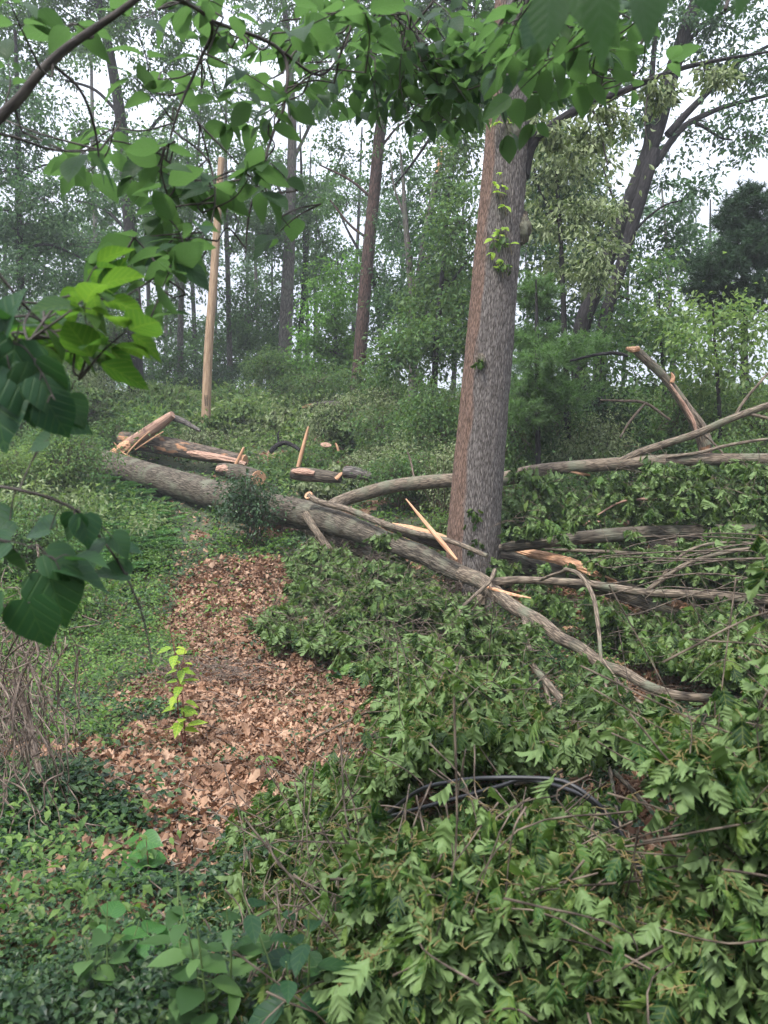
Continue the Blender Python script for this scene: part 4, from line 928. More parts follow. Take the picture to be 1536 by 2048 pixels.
fb([(560, 1270, 5, 10.5), (640, 1230, 6, 11), (720, 1190, 7, 11.5), (800, 1160, 9, 12.2)])
mb = MB(); p_ = P(np.array([616.5, 619.5]), np.array([990, 993.5]), np.array([14.16, 14.2])); tube(mb, p_, .083, seg=12); mb.build('cut_end', M['wood'], FO)

FOL = [(575, 1120), (640, 1060), (760, 1085), (900, 1130), (1010, 1110), (1020, 960), (1100, 955), (1150, 1020), (1250, 1000), (1300, 925), (1760, 880), (1760, 2250), (430, 2250), (430, 2048), (455, 1960), (390, 1840), (385, 1770), (430, 1695),
       (520, 1640), (560, 1590), (650, 1540), (800, 1520), (790, 1500), (765, 1430), (790, 1345), (700, 1335), (640, 1290), (575, 1275), (545, 1285), (530, 1255), (590, 1190)]
def fallen_foliage():
    r = np.random.default_rng(61)
    T1 = [t_oak(i, f, c, ro) for i, (f, c, ro) in enumerate([(.3, .25, 0), (.7, .4, 0), (-.3, .3, .5), (1.1, .2, 0), (.1, .6, .8), (.5, -.3, .4), (.9, .7, -.5), (-.6, .5, 0)])]
    T2 = [t_oak_small(i, f, c) for i, (f, c) in enumerate([(.4, .3), (.9, .3), (-.4, .4)])]
    nC = 42000; px = r.uniform(430, 1760, nC); py = r.uniform(900, 2250, nC)
    ok = in_poly(px, py, FOL); px, py = px[ok], py[ok]
    # height of the tangle above the ground: deeper toward the right and in the middle
    hm = .25 + .75 * np.clip((px - 650) / 500, 0, 1) - .30 * np.clip((py - 1650) / 250, 0, 1)
    hm += .18 * np.clip((px - 600) / 100, 0, 1); hm *= .4 + 1.3 * fbm(np.stack([px / 130, py / 130, 0 * px], -1), 3, 88)
    h = hm * r.random(len(px)) ** .6 + .03
    p = G(px, py, h); d = p[:, 1]
    keep = (r.random(len(px)) < np.clip((d / 10.5) ** 1.9, .50, 1.0) * 1.0) & (d > 1.85)
    # openings where one sees into the shade
    gap = fbm(np.stack([p[:, 0] * 1.1, p[:, 1] * 1.1, p[:, 2] * 1.1], -1), 3, 90)
    keep &= gap > .43
    upr = (py < 1260) & (px > 1010); keep &= ~(upr & (px > 1120) & (px < 1280) & (r.random(len(px)) < .5))
    # keep the trunk of the big tree and the open limbs readable
    keep &= ~((px > 880) & (px < 1010) & (py < 1120))
    for (rows, mg) in (([(600, 1030), (680, 1056), (770, 1088), (850, 1116), (930, 1152), (1005, 1190), (1080, 1245), (1160, 1298), (1250, 1345), (1340, 1382), (1440, 1402), (1580, 1412)], 30), ([(985, 1165), (1110, 1163), (1290, 1185), (1400, 1190), (1580, 1208)], 12), ([(1000, 1095), (1300, 1066), (1580, 1062)], 16), ([(1050, 1110), (1150, 1135), (1215, 1160), (1280, 1190), (1365, 1215)], 22), ([(840, 1582), (900, 1564), (1100, 1558), (1200, 1612), (1270, 1720), (1300, 1790)], 12), ([(760, 1640), (842, 1616), (1000, 1575)], 8), ([(1058, 1290), (1065, 1330), (1105, 1378), (1150, 1440), (1200, 1515), (1265, 1580), (1340, 1660), (1450, 1740)], 10)):
        for (x1, y1), (x2, y2) in zip(rows[:-1], rows[1:]):
            tt = np.clip(((px - x1) * (x2 - x1) + (py - y1) * (y2 - y1)) / ((x2 - x1) ** 2 + (y2 - y1) ** 2), 0, 1)
            dist = np.hypot(px - x1 - tt * (x2 - x1), py - y1 - tt * (y2 - y1)) - 170 / d
            keep &= ~((dist < mg) & (r.random(len(px)) < .88))
    p = p[keep]; d = d[keep]
    ex = []
    for (x0, x1, y0, y1, d0, d1, m) in [(1300, 1600, 925, 1050, 10.6, 11.8, 150), (1015, 1110, 940, 1085, 12.4, 13.2, 60), (1110, 1300, 985, 1060, 12.0, 13.5, 60), (1440, 1600, 1000, 1090, 9.0, 10.5, 50), (745, 800, 1060, 1110, 12.2, 12.6, 9), (1045, 1100, 930, 950, 13.0, 13.3, 5),
                                        (1180, 1260, 940, 1010, 11.8, 12.3, 12), (690, 900, 1130, 1300, 10.5, 12.0, 90), (1030, 1250, 1110, 1160, 10.6, 11.2, 10), (1320, 1560, 1080, 1190, 9.2, 10.4, 60), (600, 760, 1090, 1200, 12.6, 13.4, 50)]:
        ex.append(P(r.uniform(x0, x1, m), r.uniform(y0, y1, m), r.uniform(d0, d1, m)))
    p = np.concatenate([p] + ex); d = p[:, 1]; n = len(p); print('fallen clusters', n)
    allp = np.concatenate([q for _, q in FB]); own = np.concatenate([np.full(len(q), i) for i, (_, q) in enumerate(FB)])
    near = np.array([own[np.argmin(((allp - c) ** 2).sum(1))] for c in p])
    for bi, (bo, bp) in enumerate(FB):
        idx = np.where(near == bi)[0]
        if len(idx) == 0: continue
        mb = MB(); tw = MB(); pt = MB()
        for i in idx:
            c = p[i]; dd = d[i]; big = dd < 7.5; fine = dd < 13
            m = bp[np.argmin(((bp - c) ** 2).sum(1))]; back = norm(m - c) * .6 + r.normal(size=3) * .5; back[2] = abs(back[2]) * .4 - .1 + .2 * r.random(); back = norm(back)
            L = r.uniform(.25, .7); a = c + back * L * .5 + [0, 0, .04]; b = c + back * L + r.normal(size=3) * .05
            if dd > 7 or i % 4 == 0: tube(tw, spline([c, a + r.normal(size=3) * .05, b], 4), np.linspace(.0014, .0034, 9) * (1.25 if dd > 8 else 1), seg=4, cap=False)
            k = r.integers(8, 14)
            # leaves hang from the twig's tip and along it
            s = r.random(k) ** 2 * L * .5; base = c + back * s[:, None]
            out = r.normal(size=(k, 3)); out[:, 2] = out[:, 2] * .4 + .1; out = norm(out); pl = r.uniform(.02, .045, k)
            lb = base + out * pl[:, None]
            if big:
                for j in range(k): tube(pt, [base[j], base[j] + out[j] * pl[j] * .6 + [0, 0, .004], lb[j]], [.0014, .0012, .001], seg=4, cap=False)
            Yd = out * r.uniform(.3, .9, (k, 1)) + r.normal(size=(k, 3)) * .18; Yd[:, 2] -= r.uniform(.6, 2.5, k)
            Zd = out + r.normal(size=(k, 3)) * .5 + [0, 0, .45]
            fl = r.random(k) < .45; Zd[fl] *= -1
            inst_mix(mb, T1 if fine else T2, lb, Yd, Zd, r.uniform(.065, .135, k) * np.clip(.52 + dd * .085, .72, 1.4), r)
        fo = mb.build('foliage', M['oak_fallen'], bo, smooth=True, attr=True)
        tw.build('twig_sprays', M['twig'], bo)
        pt.build('stalk_sprays', M['petiole'], bo)
fallen_foliage()

# ------------------------------------------------------------------ other logs, splintered wood
def rod(t, rows, mat, part, seg=10, rough=.12, per=5):
    p, rr = wpath(rows, None, per); mb = MB(); tube(mb, p, rr, seg=seg, rough=rough, rs=8); o = mb.build(part, M[mat], t.o); return o
def cut_end(t, px, py, d, rr, ax, mat='wood', part='cut_end'):
    c = P(px, py, d); a = np.array(ax, float); a /= np.linalg.norm(a); mb = MB(); tube(mb, [c - a * .015, c + a * .015], rr, seg=16, rough=.1, rs=9); mb.build(part, M[mat], t.o)

t = Tree('fallen_limb', 'thick smooth dark limb lying level across the right, just above the splintered orange wood', 'fallen limb', gbase(1250, 11.3))
rod(t, [(1000, 1096, 15, 11.6), (1030, 1092, 22, 11.5), (1100, 1083, 24, 11.4), (1200, 1072, 28, 11.2), (1300, 1066, 29, 11), (1400, 1064, 29, 10.8), (1600, 1060, 27, 10.6)], 'bark_log', 'trunk', seg=30, rough=.05, per=14)
rod(t, [(1090, 1098, 6, 11.1), (1200, 1103, 7, 10.8), (1300, 1108, 7, 10.5), (1380, 1110, 6, 10.3)], 'bark_limb', 'branch')
rod(t, [(1400, 1080, 6, 10.7), (1470, 1120, 5, 10.2), (1560, 1150, 4, 10)], 'bark_limb', 'branch')

# trunk split open: half shell of bark with torn orange face
def torn(t, rows, part, mat, seed, flat=.45, seg=26, per=16, tw=0.0, jag=.35):
    p, rr = wpath(rows, None, per); r = np.random.default_rng(seed); mb = MB(); n = len(p)
    tan = norm(np.gradient(p, axis=0)); up = np.array([0, -.35, 1.0]); X = norm(np.cross(tan, up)); Y = np.cross(X, tan)
    L = np.linspace(0, n * .1, n); th = np.linspace(0, 2 * math.pi, seg, endpoint=False)
    c, s = np.cos(th), np.sin(th)
    q = np.stack([c[None] * 3 + 0 * L[:, None], s[None] * 3 + 0 * L[:, None], L[:, None] * .7 + 0 * c[None]], -1)
    k = rr[:, None] * (1 + jag * 2 * (fbm(q * 1.5 + seed, 4, 13) - .5)); 
    V = p[:, None] + (k * c[None])[..., None] * X[:, None] + (k * s[None] * flat)[..., None] * Y[:, None]
    i, j = np.meshgrid(np.arange(n - 1), np.arange(seg), indexing='ij'); i, j = i.ravel(), j.ravel(); j2 = (j + 1) % seg
    mb.add(V, q=np.stack([i * seg + j, i * seg + j2, (i + 1) * seg + j2, (i + 1) * seg + j], -1), a=np.stack([c[None] * rr[:, None], s[None] * rr[:, None] * flat, L[:, None] + 0 * c[None]], -1))
    o = mb.build(part, M[mat], t.o, smooth=False)
t = Tree('splintered_trunk', 'trunk torn lengthwise to bright orange wood, lying behind the fallen oak beside the big trunk', 'broken trunk', gbase(1150, 11))
rod(t, [(770, 1052, 12, 13.2), (850, 1076, 26, 12.9), (930, 1098, 34, 12.6), (1030, 1122, 42, 12.2), (1130, 1150, 44, 11.6), (1230, 1178, 42, 11), (1360, 1222, 38, 10.2), (1480, 1240, 34, 9.8), (1600, 1250, 32, 9.6)], 'bark_log', 'bark', seg=30, rough=.07, per=12)
torn(t, [(785, 1047, 6, 13.1), (830, 1058, 17, 12.8), (880, 1075, 24, 12.4), (920, 1092, 12, 12.2)], 'torn_wood', 'wood', 3, flat=.5)
torn(t, [(1012, 1092, 10, 12), (1050, 1104, 22, 11.8), (1100, 1115, 28, 11.5), (1150, 1130, 30, 11.2), (1195, 1148, 24, 10.9), (1235, 1168, 10, 10.7)], 'torn_wood', 'wood', 5, flat=.6)
torn(t, [(1285, 1182, 10, 10.2), (1320, 1192, 26, 10), (1350, 1206, 28, 9.9), (1372, 1216, 10, 9.8)], 'torn_wood', 'wood', 7, flat=.6)
torn(t, [(968, 1172, 5, 10.1), (1000, 1182, 10, 10.0), (1030, 1190, 8, 9.9), (1062, 1196, 3, 9.8)], 'torn_wood', 'wood', 8, flat=.6)
r = np.random.default_rng(5)
for k in range(14):
    a = r.choice([1015, 1190, 1210, 1350, 1365]); b = {1015: 1095, 1190: 1150, 1210: 1158, 1350: 1208, 1365: 1215}[int(a)]; d0 = 12.0 - (a - 1015) / 350 * 2.1
    rod(t, [(a, b + r.normal() * 5, 5, d0 - .15), (a + r.normal() * 12 + 8, b + r.normal() * 6, 3, d0 - .2), (a + r.uniform(15, 45), b + r.normal() * 14 + 6, .6, d0 - .2)], 'wood', 'splinter', seg=5)

def stick(label, rows, mat, name='broken_stick', cat='stick', extra=None):
    d = rows[0][3]; t = Tree(name, label, cat, tuple(P(rows[0][0], rows[0][1], d))); rod(t, rows, mat, 'shaft', seg=7, rough=.15); return t
stick('long orange splinter leaning against the fallen oak left of the big trunk', [(812, 998, 3, 11.5), (848, 1042, 8, 11.2), (888, 1090, 10, 10.9), (914, 1120, 6, 10.7)], 'wood', 'wood_splinter', 'splinter')
stick('tall pale stick standing upright in the clearing behind the logs', [(596, 934, 8, 19.5), (606, 895, 8, 19.5), (617, 853, 4, 19.5)], 'wood', 'wood_splinter', 'splinter')
stick('short orange splinter leaning over the stripped log end', [(468, 936, 7, 19.2), (478, 916, 7, 19.2), (488, 895, 5, 19.2)], 'wood', 'wood_splinter', 'splinter')
stick('small orange sliver upright near the cut wood disc', [(677, 902, 5, 21), (674, 893, 5, 21), (671, 886, 3, 21)], 'wood', 'wood_splinter', 'splinter')
stick('thin pale bare stick slanting above the long limb left of the big trunk', [(828, 955, 4, 15.5), (822, 925, 4, 15.6), (815, 903, 2, 15.6)], 'twig_dead')
stick('orange-barked stick lying level under the long limb at the right', [(1195, 1030, 3, 12), (1245, 1003, 5, 12), (1310, 998, 6, 11.9), (1355, 1002, 3, 11.8)], 'wood_old')
stick('red-brown limb slanting behind the level limb at the right', [(1350, 1052, 16, 12), (1380, 1038, 14, 12), (1425, 1025, 8, 12)], 'bark_strip', 'fallen_limb', 'fallen limb')
stick('short reddish log behind the level limb just right of the big trunk', [(1060, 1045, 16, 13), (1100, 1052, 20, 12.9), (1180, 1050, 18, 12.8), (1290, 1045, 16, 12.6)], 'wood_old', 'log', 'log')
stick('stripped orange log piece under the level limb at the right', [(1300, 1095, 18, 10.9), (1330, 1090, 20, 10.9), (1358, 1085, 14, 10.8)], 'bark_strip', 'log', 'log')
stick('torn orange strip of bark hanging under the long limb', [(1135, 940, 5, 13.1), (1160, 947, 7, 13), (1180, 950, 4, 13)], 'wood', 'bark_strip', 'bark')

t = Tree('leaning_snag', 'pale reddish broken stem propped at an angle on the left logs, splintered at its foot', 'broken trunk', gbase(215, 21.5))
rod(t, [(240, 903, 20, 21.5), (262, 886, 24, 21.5), (290, 868, 24, 21.4), (320, 848, 22, 21.4), (346, 829, 16, 21.3)], 'wood_old', 'stem', seg=16, rough=.08)
torn(t, [(205, 916, 6, 21.4), (225, 908, 18, 21.4), (252, 892, 25, 21.4), (262, 886, 18, 21.4)], 'torn_wood', 'wood', 9, flat=.8)
for rows in ([(225, 905, 3, 21.2), (250, 892, 3, 21), (258, 903, 2, 21)], [(228, 885, 2, 21.1), (245, 905, 3, 21.1), (263, 914, 2, 21)], [(248, 915, 2, 21), (272, 888, 4, 21), (300, 862, 2, 21)], [(270, 900, 2, 21), (300, 880, 3, 20.8), (327, 863, 2, 20.8)], [(160, 909, 2, 21.2), (190, 910, 3, 21.2), (215, 911, 4, 21.3)]):
    rod(t, rows, 'wood', 'splinter', seg=5)
rod(t, [(342, 834, 14, 21.4), (365, 842, 12, 21.4), (385, 853, 9, 21.3), (400, 862, 6, 21.2)], 'bark_grey', 'branch')

t = Tree('stripped_log', 'thick dark log with half its bark torn off, behind the fallen oak at left', 'log', gbase(370, 21.4))
rod(t, [(245, 880, 34, 22.4), (300, 887, 36, 22), (350, 895, 36, 21.6), (400, 905, 33, 21.2), (450, 914, 28, 20.8), (488, 921, 22, 20.5)], 'bark_strip', 'trunk', seg=30, rough=.07, per=12)
torn(t, [(375, 905, 8, 21.1), (395, 908, 20, 21), (430, 914, 18, 20.7), (470, 922, 14, 20.4), (492, 928, 9, 20.3)], 'torn_wood', 'wood_old', 12, flat=.7)
cut_end(t, 490, 921, 20.45, .15, (.9, -.4, -.15))
t = Tree('short_log', 'short dark banded log just behind the fallen oak, below the stripped log end', 'log', gbase(480, 19))
rod(t, [(438, 938, 22, 19.2), (455, 941, 30, 19.1), (490, 949, 34, 18.9), (514, 955, 30, 18.7)], 'bark_log', 'trunk', seg=24, rough=.08, per=10)
torn(t, [(434, 938, 14, 19.05), (450, 937, 22, 19), (466, 939, 14, 18.95)], 'torn_wood', 'wood_old', 14, flat=.7)
cut_end(t, 517, 956, 18.65, .19, (.6, -.8, -.1))
t = Tree('short_log', 'stripped log with red-orange wood on top, behind the middle of the fallen oak', 'log', gbase(630, 17.6))
rod(t, [(584, 947, 22, 17.9), (610, 949, 28, 17.8), (650, 953, 26, 17.6), (682, 956, 20, 17.5)], 'bark_log', 'trunk', seg=24, rough=.1, per=10)
torn(t, [(586, 942, 14, 17.75), (606, 943, 20, 17.65), (630, 947, 14, 17.55)], 'torn_wood', 'wood_old', 16, flat=.6)
torn(t, [(672, 958, 12, 17.3), (680, 950, 10, 17.3), (684, 945, 4, 17.3)], 'torn_wood', 'wood', 17, flat=.6)
t = Tree('short_log', 'grey log tapering to the right, next to the red-orange one', 'log', gbase(730, 17.4))
rod(t, [(690, 944, 24, 17.6), (710, 946, 24, 17.5), (745, 955, 16, 17.4), (778, 963, 10, 17.3)], 'bark_grey', 'trunk', seg=20, rough=.1, per=10)
t = Tree('wood_disc', 'flat orange sawn slice lying among leaves in the clearing', 'wood slice', tuple(P(652, 890, 21.3)))
cut_end(t, 652, 890, 21.3, .15, (.15, -.42, .85), mat='wood_old', part='slice')
t = Tree('broken_log', 'broken log with a pale torn end on the slope above the clearing', 'log', gbase(640, 26))
rod(t, [(612, 813, 8, 26), (630, 809, 11, 26), (655, 807, 11, 26), (690, 809, 10, 26)], 'bark_grey', 'trunk'); torn(t, [(603, 815, 4, 25.9), (612, 813, 9, 25.9), (628, 810, 9, 25.9)], 'torn_wood', 'wood', 19, flat=.8)
t = Tree('dead_branch', 'dark crooked dead branch arching over the clearing behind the logs', 'branch', gbase(560, 21))
rod(t, [(540, 905, 9, 21), (556, 890, 10, 21), (575, 886, 9, 21), (600, 900, 7, 20.8)], 'bark_dark', 'branch'); rod(t, [(558, 890, 6, 21), (556, 872, 4, 21), (558, 862, 3, 21)], 'bark_dark', 'branch')

t = Tree('bent_snag', 'snapped stem bent over with an orange broken tip, above the long limb at the right', 'broken tree', gbase(1418, 13.6))
rod(t, [(1420, foot(1418, 13.6), 24, 13.6), (1419, 985, 22, 13.6), (1416, 940, 21, 13.6), (1408, 885, 26, 13.6)], 'bark_strip', 'trunk', seg=14)
rod(t, [(1412, 890, 30, 13.6), (1395, 850, 27, 13.6), (1372, 815, 21, 13.6), (1345, 775, 17, 13.6), (1320, 745, 17, 13.6), (1295, 722, 18, 13.6), (1268, 696, 17, 13.6)], 'bark_limb', 'bent_stem', seg=14, rough=.1)
torn(t, [(1395, 868, 6, 13.4), (1385, 840, 12, 13.4), (1362, 800, 9, 13.4), (1340, 768, 5, 13.4)], 'torn_wood', 'wood_old', 21, flat=.7)
torn(t, [(1252, 697, 7, 13.5), (1264, 699, 14, 13.5), (1278, 697, 12, 13.5)], 'torn_tip', 'wood', 22, flat=.8)
torn(t, [(1342, 745, 3, 13.5), (1346, 754, 8, 13.5), (1344, 765, 8, 13.5)], 'torn_wood', 'wood', 23, flat=.8)
torn(t, [(1412, 955, 8, 13.4), (1416, 940, 12, 13.35), (1416, 932, 5, 13.4)], 'torn_wood', 'wood', 24, flat=.8)
rod(t, [(1256, 712, 6, 14.2), (1230, 706, 7, 14.2), (1190, 710, 6, 14.2), (1140, 722, 4, 14.3)], 'bark_dark', 'branch')
for rows in ([(1340, 840, 5, 13.7), (1290, 806, 6, 13.8), (1240, 802, 5, 13.9), (1200, 800, 3, 14)], [(1292, 805, 5, 13.8), (1262, 840, 5, 13.7), (1240, 875, 3, 13.6)], [(1372, 800, 4, 13.5), (1392, 850, 4, 13.4), (1440, 900, 4, 13.2), (1460, 930, 3, 13.1)], [(1415, 880, 6, 13.5), (1402, 850, 5, 13.4), (1388, 825, 3, 13.4)]):
    rod(t, rows, 'twig', 'branch')

# loose thin twigs over the fallen crown
t = Tree('twig_spray', 'sheaf of long thin bare twigs fanning in from the right edge over the fallen leaves', 'twigs', tuple(P(1540, 1120, 8.2)))
r = np.random.default_rng(71)
for k in range(15):
    y0 = r.uniform(1075, 1215); x1 = r.uniform(1150, 1400); y1 = y0 + r.normal() * 25 + 25
    d0 = r.uniform(7.6, 9.2); rod(t, [(1600, y0, r.uniform(2, 4.5), d0), ((1600 + x1) / 2, (y0 + y1) / 2 + r.normal() * 14 - 8, r.uniform(2, 3.5), d0 + .1), (x1 + 40, y1 + r.normal() * 8, 2.4, d0), (x1, y1 + r.normal() * 12, 1.2, d0)], 'twig', 'twig', seg=5, rough=.05)
t = Tree('bare_twigs', 'thin grey bare twigs crossing at many angles over the fallen leaves', 'twigs', gbase(1100, 8))
for k in range(38):
    a, b = r.uniform(560, 1500), 0
    b = r.uniform(1120, 1480); q = G([a], [b], .5 + .3 * r.random())[0]; d0 = q[1]; L = r.uniform(.4, 1.2) / d0 * F; an = r.uniform(-.3, 1.4)
    w = 8 / d0 * r.uniform(.5, 1.3); dx, dy = math.cos(an) * L, math.sin(an) * L * .7
    rod(t, [(a, b, w, d0), (a + dx * .35 + r.normal() * L * .08, b + dy * .35 + r.normal() * L * .08, w * .8, d0 + r.normal() * .1), (a + dx * .7 + r.normal() * L * .08, b + dy * .7, w * .6, d0 + r.normal() * .15), (a + dx, b + dy, w * .3, d0 + r.normal() * .2)], 'twig', 'twig', seg=5, rough=.08)

# ------------------------------------------------------------------ torn-off leafy boughs lying about the slope
T_O = [t_oak(i, f, c, ro) for i, (f, c, ro) in enumerate([(.3, .25, 0), (.7, .4, 0), (.9, .2, .3), (.4, .7, 0)])]
def bough(label, px, py, wpx, up, seed, mat='oak_fallen', size=.16):
    """a broken leafy bough: stem on the ground, side twigs with drooping leaves; wpx = its width in the photo"""
    r = np.random.default_rng(seed); q = G([px], [py], .0)[0]; d = q[1]; w = wpx * d / F
    t = Tree('leafy_bough', label, 'branch', tuple(q)); st = MB(); lf = MB(); a = r.uniform(-.5, .5); ax = np.array([math.cos(a), math.sin(a), 0]) * r.choice([-1, 1])
    s = spline([q - ax * w * .5 + [0, 0, .05], q + [0, 0, up * .5], q + ax * w * .5 + [0, 0, up * .9]], 8); tube(st, s, np.linspace(.03, .008, len(s)), seg=8, rough=.1)
    n = int(26 * w / .9) + 8
    for k in range(n):
        b = s[r.integers(2, len(s))]; e = b + [r.normal() * w * .16, r.normal() * w * .2, up * r.uniform(-.1, .8)]
        e[2] = max(e[2], float(H(e[0], e[1])) + .06); tube(st, spline([b, (b + e) / 2 + [0, 0, .05], e], 3), np.linspace(.008, .003, 7), seg=4, cap=False)
        m = r.integers(10, 17); o = r.normal(size=(m, 3)); o[:, 2] = o[:, 2] * .4 + .1; o = norm(o); Yd = o * r.uniform(.3, .9, (m, 1)); Yd[:, 2] -= r.uniform(.4, 1.7, m)
        Zd = o + r.normal(size=(m, 3)) * .5 + [0, 0, .4]; Zd[r.random(m) < .5] *= -1
        inst_mix(lf, T_O, e + o * .04 + r.normal(size=(m, 3)) * .04, Yd, Zd, size * r.uniform(.6, 1.15, m), r)
    st.build('stem', M['twig'], t.o); lf.build('leaves', M[mat], t.o)
for k, (px, py, w, up, lb) in enumerate([(300, 862, 110, 1.0, 'wilted leafy bough heaped behind the leaning broken stem'), (440, 880, 100, .7, 'leafy bough lying below the pale pole, above the stripped log'), (520, 880, 90, .6, 'wilted bough right of the pale pole foot in the clearing'),
    (600, 850, 80, .8, 'leafy bough at the back of the clearing above the upright pale stick'), (700, 905, 110, .9, 'leafy bough right of the sawn orange slice'), (740, 945, 80, .6, 'wilted bough just above the tapering grey log'), (790, 870, 130, 1.3, 'big leafy heap high on the slope left of the big trunk'),
    (850, 925, 110, 1.1, 'leafy heap behind the long limb just left of the big trunk'), (700, 975, 50, .4, 'small leafy sprig standing between the red-orange log and the limb'), (850, 1000, 80, .5, 'leafy sprig under the long limb left of the big trunk'),
    (1060, 880, 110, 1.2, 'leafy heap behind the long limb right of the big trunk'), (1150, 900, 120, 1.1, 'wilted heap above the middle of the long limb'), (1290, 890, 120, 1.0, 'leafy heap under the bent snag'), (1460, 880, 110, 1.2, 'leafy heap above the long limb at the right edge'),
    (640, 1000, 60, .3, 'flat sprig of leaves behind the fork of the fallen oak'), (150, 880, 120, 1.1, 'leafy heap left of the leaning broken stem'), (60, 930, 100, .9, 'leafy heap at the left edge behind the arching stem'), (880, 850, 90, 1.2, 'leafy heap touching the left side of the big trunk in the picture')]):
    bough(lb, px, py, w, up, 700 + k, 'wilt' if k % 3 == 2 else 'oak_fallen')
t = Tree('dirt_mound', 'bare brown mound of soil and roots behind the foot of the pale pole', 'mound', tuple(P(455, 858, 26.5)))
_mb = MB(); cc = P(455, 866, 26.5); aa, bb = np.meshgrid(np.linspace(0, 2 * math.pi, 30, endpoint=False), np.linspace(0, 1, 10)); 
rr_ = bb * (1 + .3 * vnoise(np.stack([np.cos(aa) * 2, np.sin(aa) * 2, bb], -1), 5)); V_ = np.stack([cc[0] + np.cos(aa) * rr_ * .75, cc[1] + np.sin(aa) * rr_ * .6, cc[2] - .25 + .55 * (1 - bb ** 2) + .12 * fbm(np.stack([np.cos(aa) * rr_ * 4, np.sin(aa) * rr_ * 4, 0 * bb], -1), 3, 6)], -1)
i_, j_ = np.meshgrid(np.arange(9), np.arange(30), indexing='ij'); i_, j_ = i_.ravel(), j_.ravel(); k_ = (j_ + 1) % 30
_mb.add(V_, q=np.stack([i_ * 30 + j_, (i_ + 1) * 30 + j_, (i_ + 1) * 30 + k_, i_ * 30 + k_], -1)); _mb.build('soil', plain('bare_soil', (.17, .105, .07), .95, .1, .5, 12), t.o)

# ------------------------------------------------------------------ black cables
def cable(label, rows, rad=.009):
    t = Tree('cable', label, 'cable', tuple(P(rows[0][0], rows[0][1], rows[0][2])), 'black cables in the fallen leaves')
    s = spline(np.array(rows, float), 8); mb = MB(); tube(mb, P(s[:, 0], s[:, 1], s[:, 2] - .42), rad, seg=10); mb.build('sheath', M['cable'], t.o)
cable('black cable looping over the leaves and dropping to the lower right corner', [(760, 1640, 3.7), (836, 1582, 3.5), (900, 1564, 3.4), (980, 1556, 3.3), (1100, 1558, 3.25), (1150, 1574, 3.2), (1200, 1612, 3.15), (1240, 1662, 3.1), (1270, 1720, 3.05), (1300, 1790, 3.0), (1350, 1880, 2.85), (1420, 1960, 2.7), (1540, 2060, 2.5)])
cable('second black cable slanting under the loop, its upper end among the leaves', [(700, 1668, 3.9), (760, 1640, 3.8), (842, 1616, 3.6), (930, 1592, 3.5), (1000, 1572, 3.45), (1060, 1560, 3.4), (1180, 1600, 3.2), (1250, 1690, 3.12), (1310, 1800, 3.1)])
cable('thin black cable lying deep in the shade above the loop', [(830, 1290, 8.2), (880, 1330, 8), (960, 1390, 7.2), (1010, 1440, 6.4), (1050, 1510, 5.6)], .012)

# ------------------------------------------------------------------ left: dead vine tangle, sticks
t = Tree('vine_tangle', 'dead grey vines hanging in a tangle down the left edge', 'vines', gbase(20, 5.0))
r = np.random.default_rng(81)
mb = MB()
for k in range(260):
    x0 = r.normal(10, 60); y0 = r.uniform(1200, 1560); d0 = r.uniform(3.8, 5.4); n = 6; rows = []
    x, y = x0, y0
    for j in range(n):
        rows.append((x, y, 0, d0)); x += r.normal() * 22 + (6 if k % 3 else -4); y += r.uniform(10, 75) if k % 4 else r.normal() * 35; d0 += r.normal() * .08
    s = spline(np.array(rows), 5); pts = P(s[:, 0], s[:, 1], s[:, 3]); g = H(pts[:, 0], pts[:, 1]); pts[:, 2] = np.maximum(pts[:, 2], g + .01)
    tube(mb, pts, np.linspace(r.uniform(.002, .007), .0015, len(pts)), seg=5, cap=False, rough=.1)
o = mb.build('vines', M['twig_dead'], t.o); o["kind"] = 'stuff'
rod(t, [(30, 1360, 16, 4.6), (60, 1450, 14, 4.6), (75, 1530, 14, 4.5), (110, 1610, 11, 4.4), (130, 1690, 10, 4.3), (145, 1765, 8, 4.2)], 'twig_dead', 'stem', seg=10)
rod(t, [(128, 1696, 9, 4.2), (105, 1745, 9, 4.1), (82, 1792, 7, 4.0)], 'wood_old', 'stem', seg=8)
t = Tree('twig_litter', 'dry grey twigs scattered over the brown leaves at the left', 'twigs', gbase(200, 7))
mb = MB()
for k in range(260):
    a = r.uniform(60, 480) if k % 3 else r.uniform(400, 780); b = r.uniform(1290, 1800); q = G([a], [b])[0]; an = r.uniform(0, math.pi); L = r.uniform(.08, .55)
    pts = []
    for s_ in np.linspace(-.5, .5, 5):
        x = q[0] + math.cos(an) * L * s_ + r.normal() * .012; y = q[1] + math.sin(an) * L * s_ + r.normal() * .012; pts.append([x, y, float(H(np.array([x]), np.array([y]))[0]) + .05 + .08 * (r.random() if k % 4 == 0 else .2)])
    tube(mb, spline(pts, 3), np.linspace(r.uniform(.003, .009), .002, 13), seg=5, cap=True, rough=.1)
o = mb.build('twig_sprays', M['twig_dead'], t.o); o["kind"] = 'stuff'
def gstick(label, pts_px, w, mat, h=.05, name='fallen_stick'):
    q = G([a for a, _ in pts_px], [b for _, b in pts_px], h); t = Tree(name, label, 'stick', tuple(q[0])); mb = MB(); s = spline(q, 6)
    tube(mb, s, np.linspace(w, w * .55, len(s)), seg=8, rough=.12); mb.build('shaft', M[mat], t.o)
gstick('straight greyish stick lying on brown leaves left of the leaf path', [(232, 1606), (270, 1580), (305, 1555)], .014, 'twig_dead')
gstick('mossy upright-lying stick on the brown leaves at the path edge', [(318, 1580), (312, 1640), (308, 1710)], .02, 'bark_grey')
gstick('crooked stick on the brown leaves near the fallen leaf mass', [(770, 1330), (730, 1370), (690, 1400), (650, 1425)], .016, 'bark_grey')
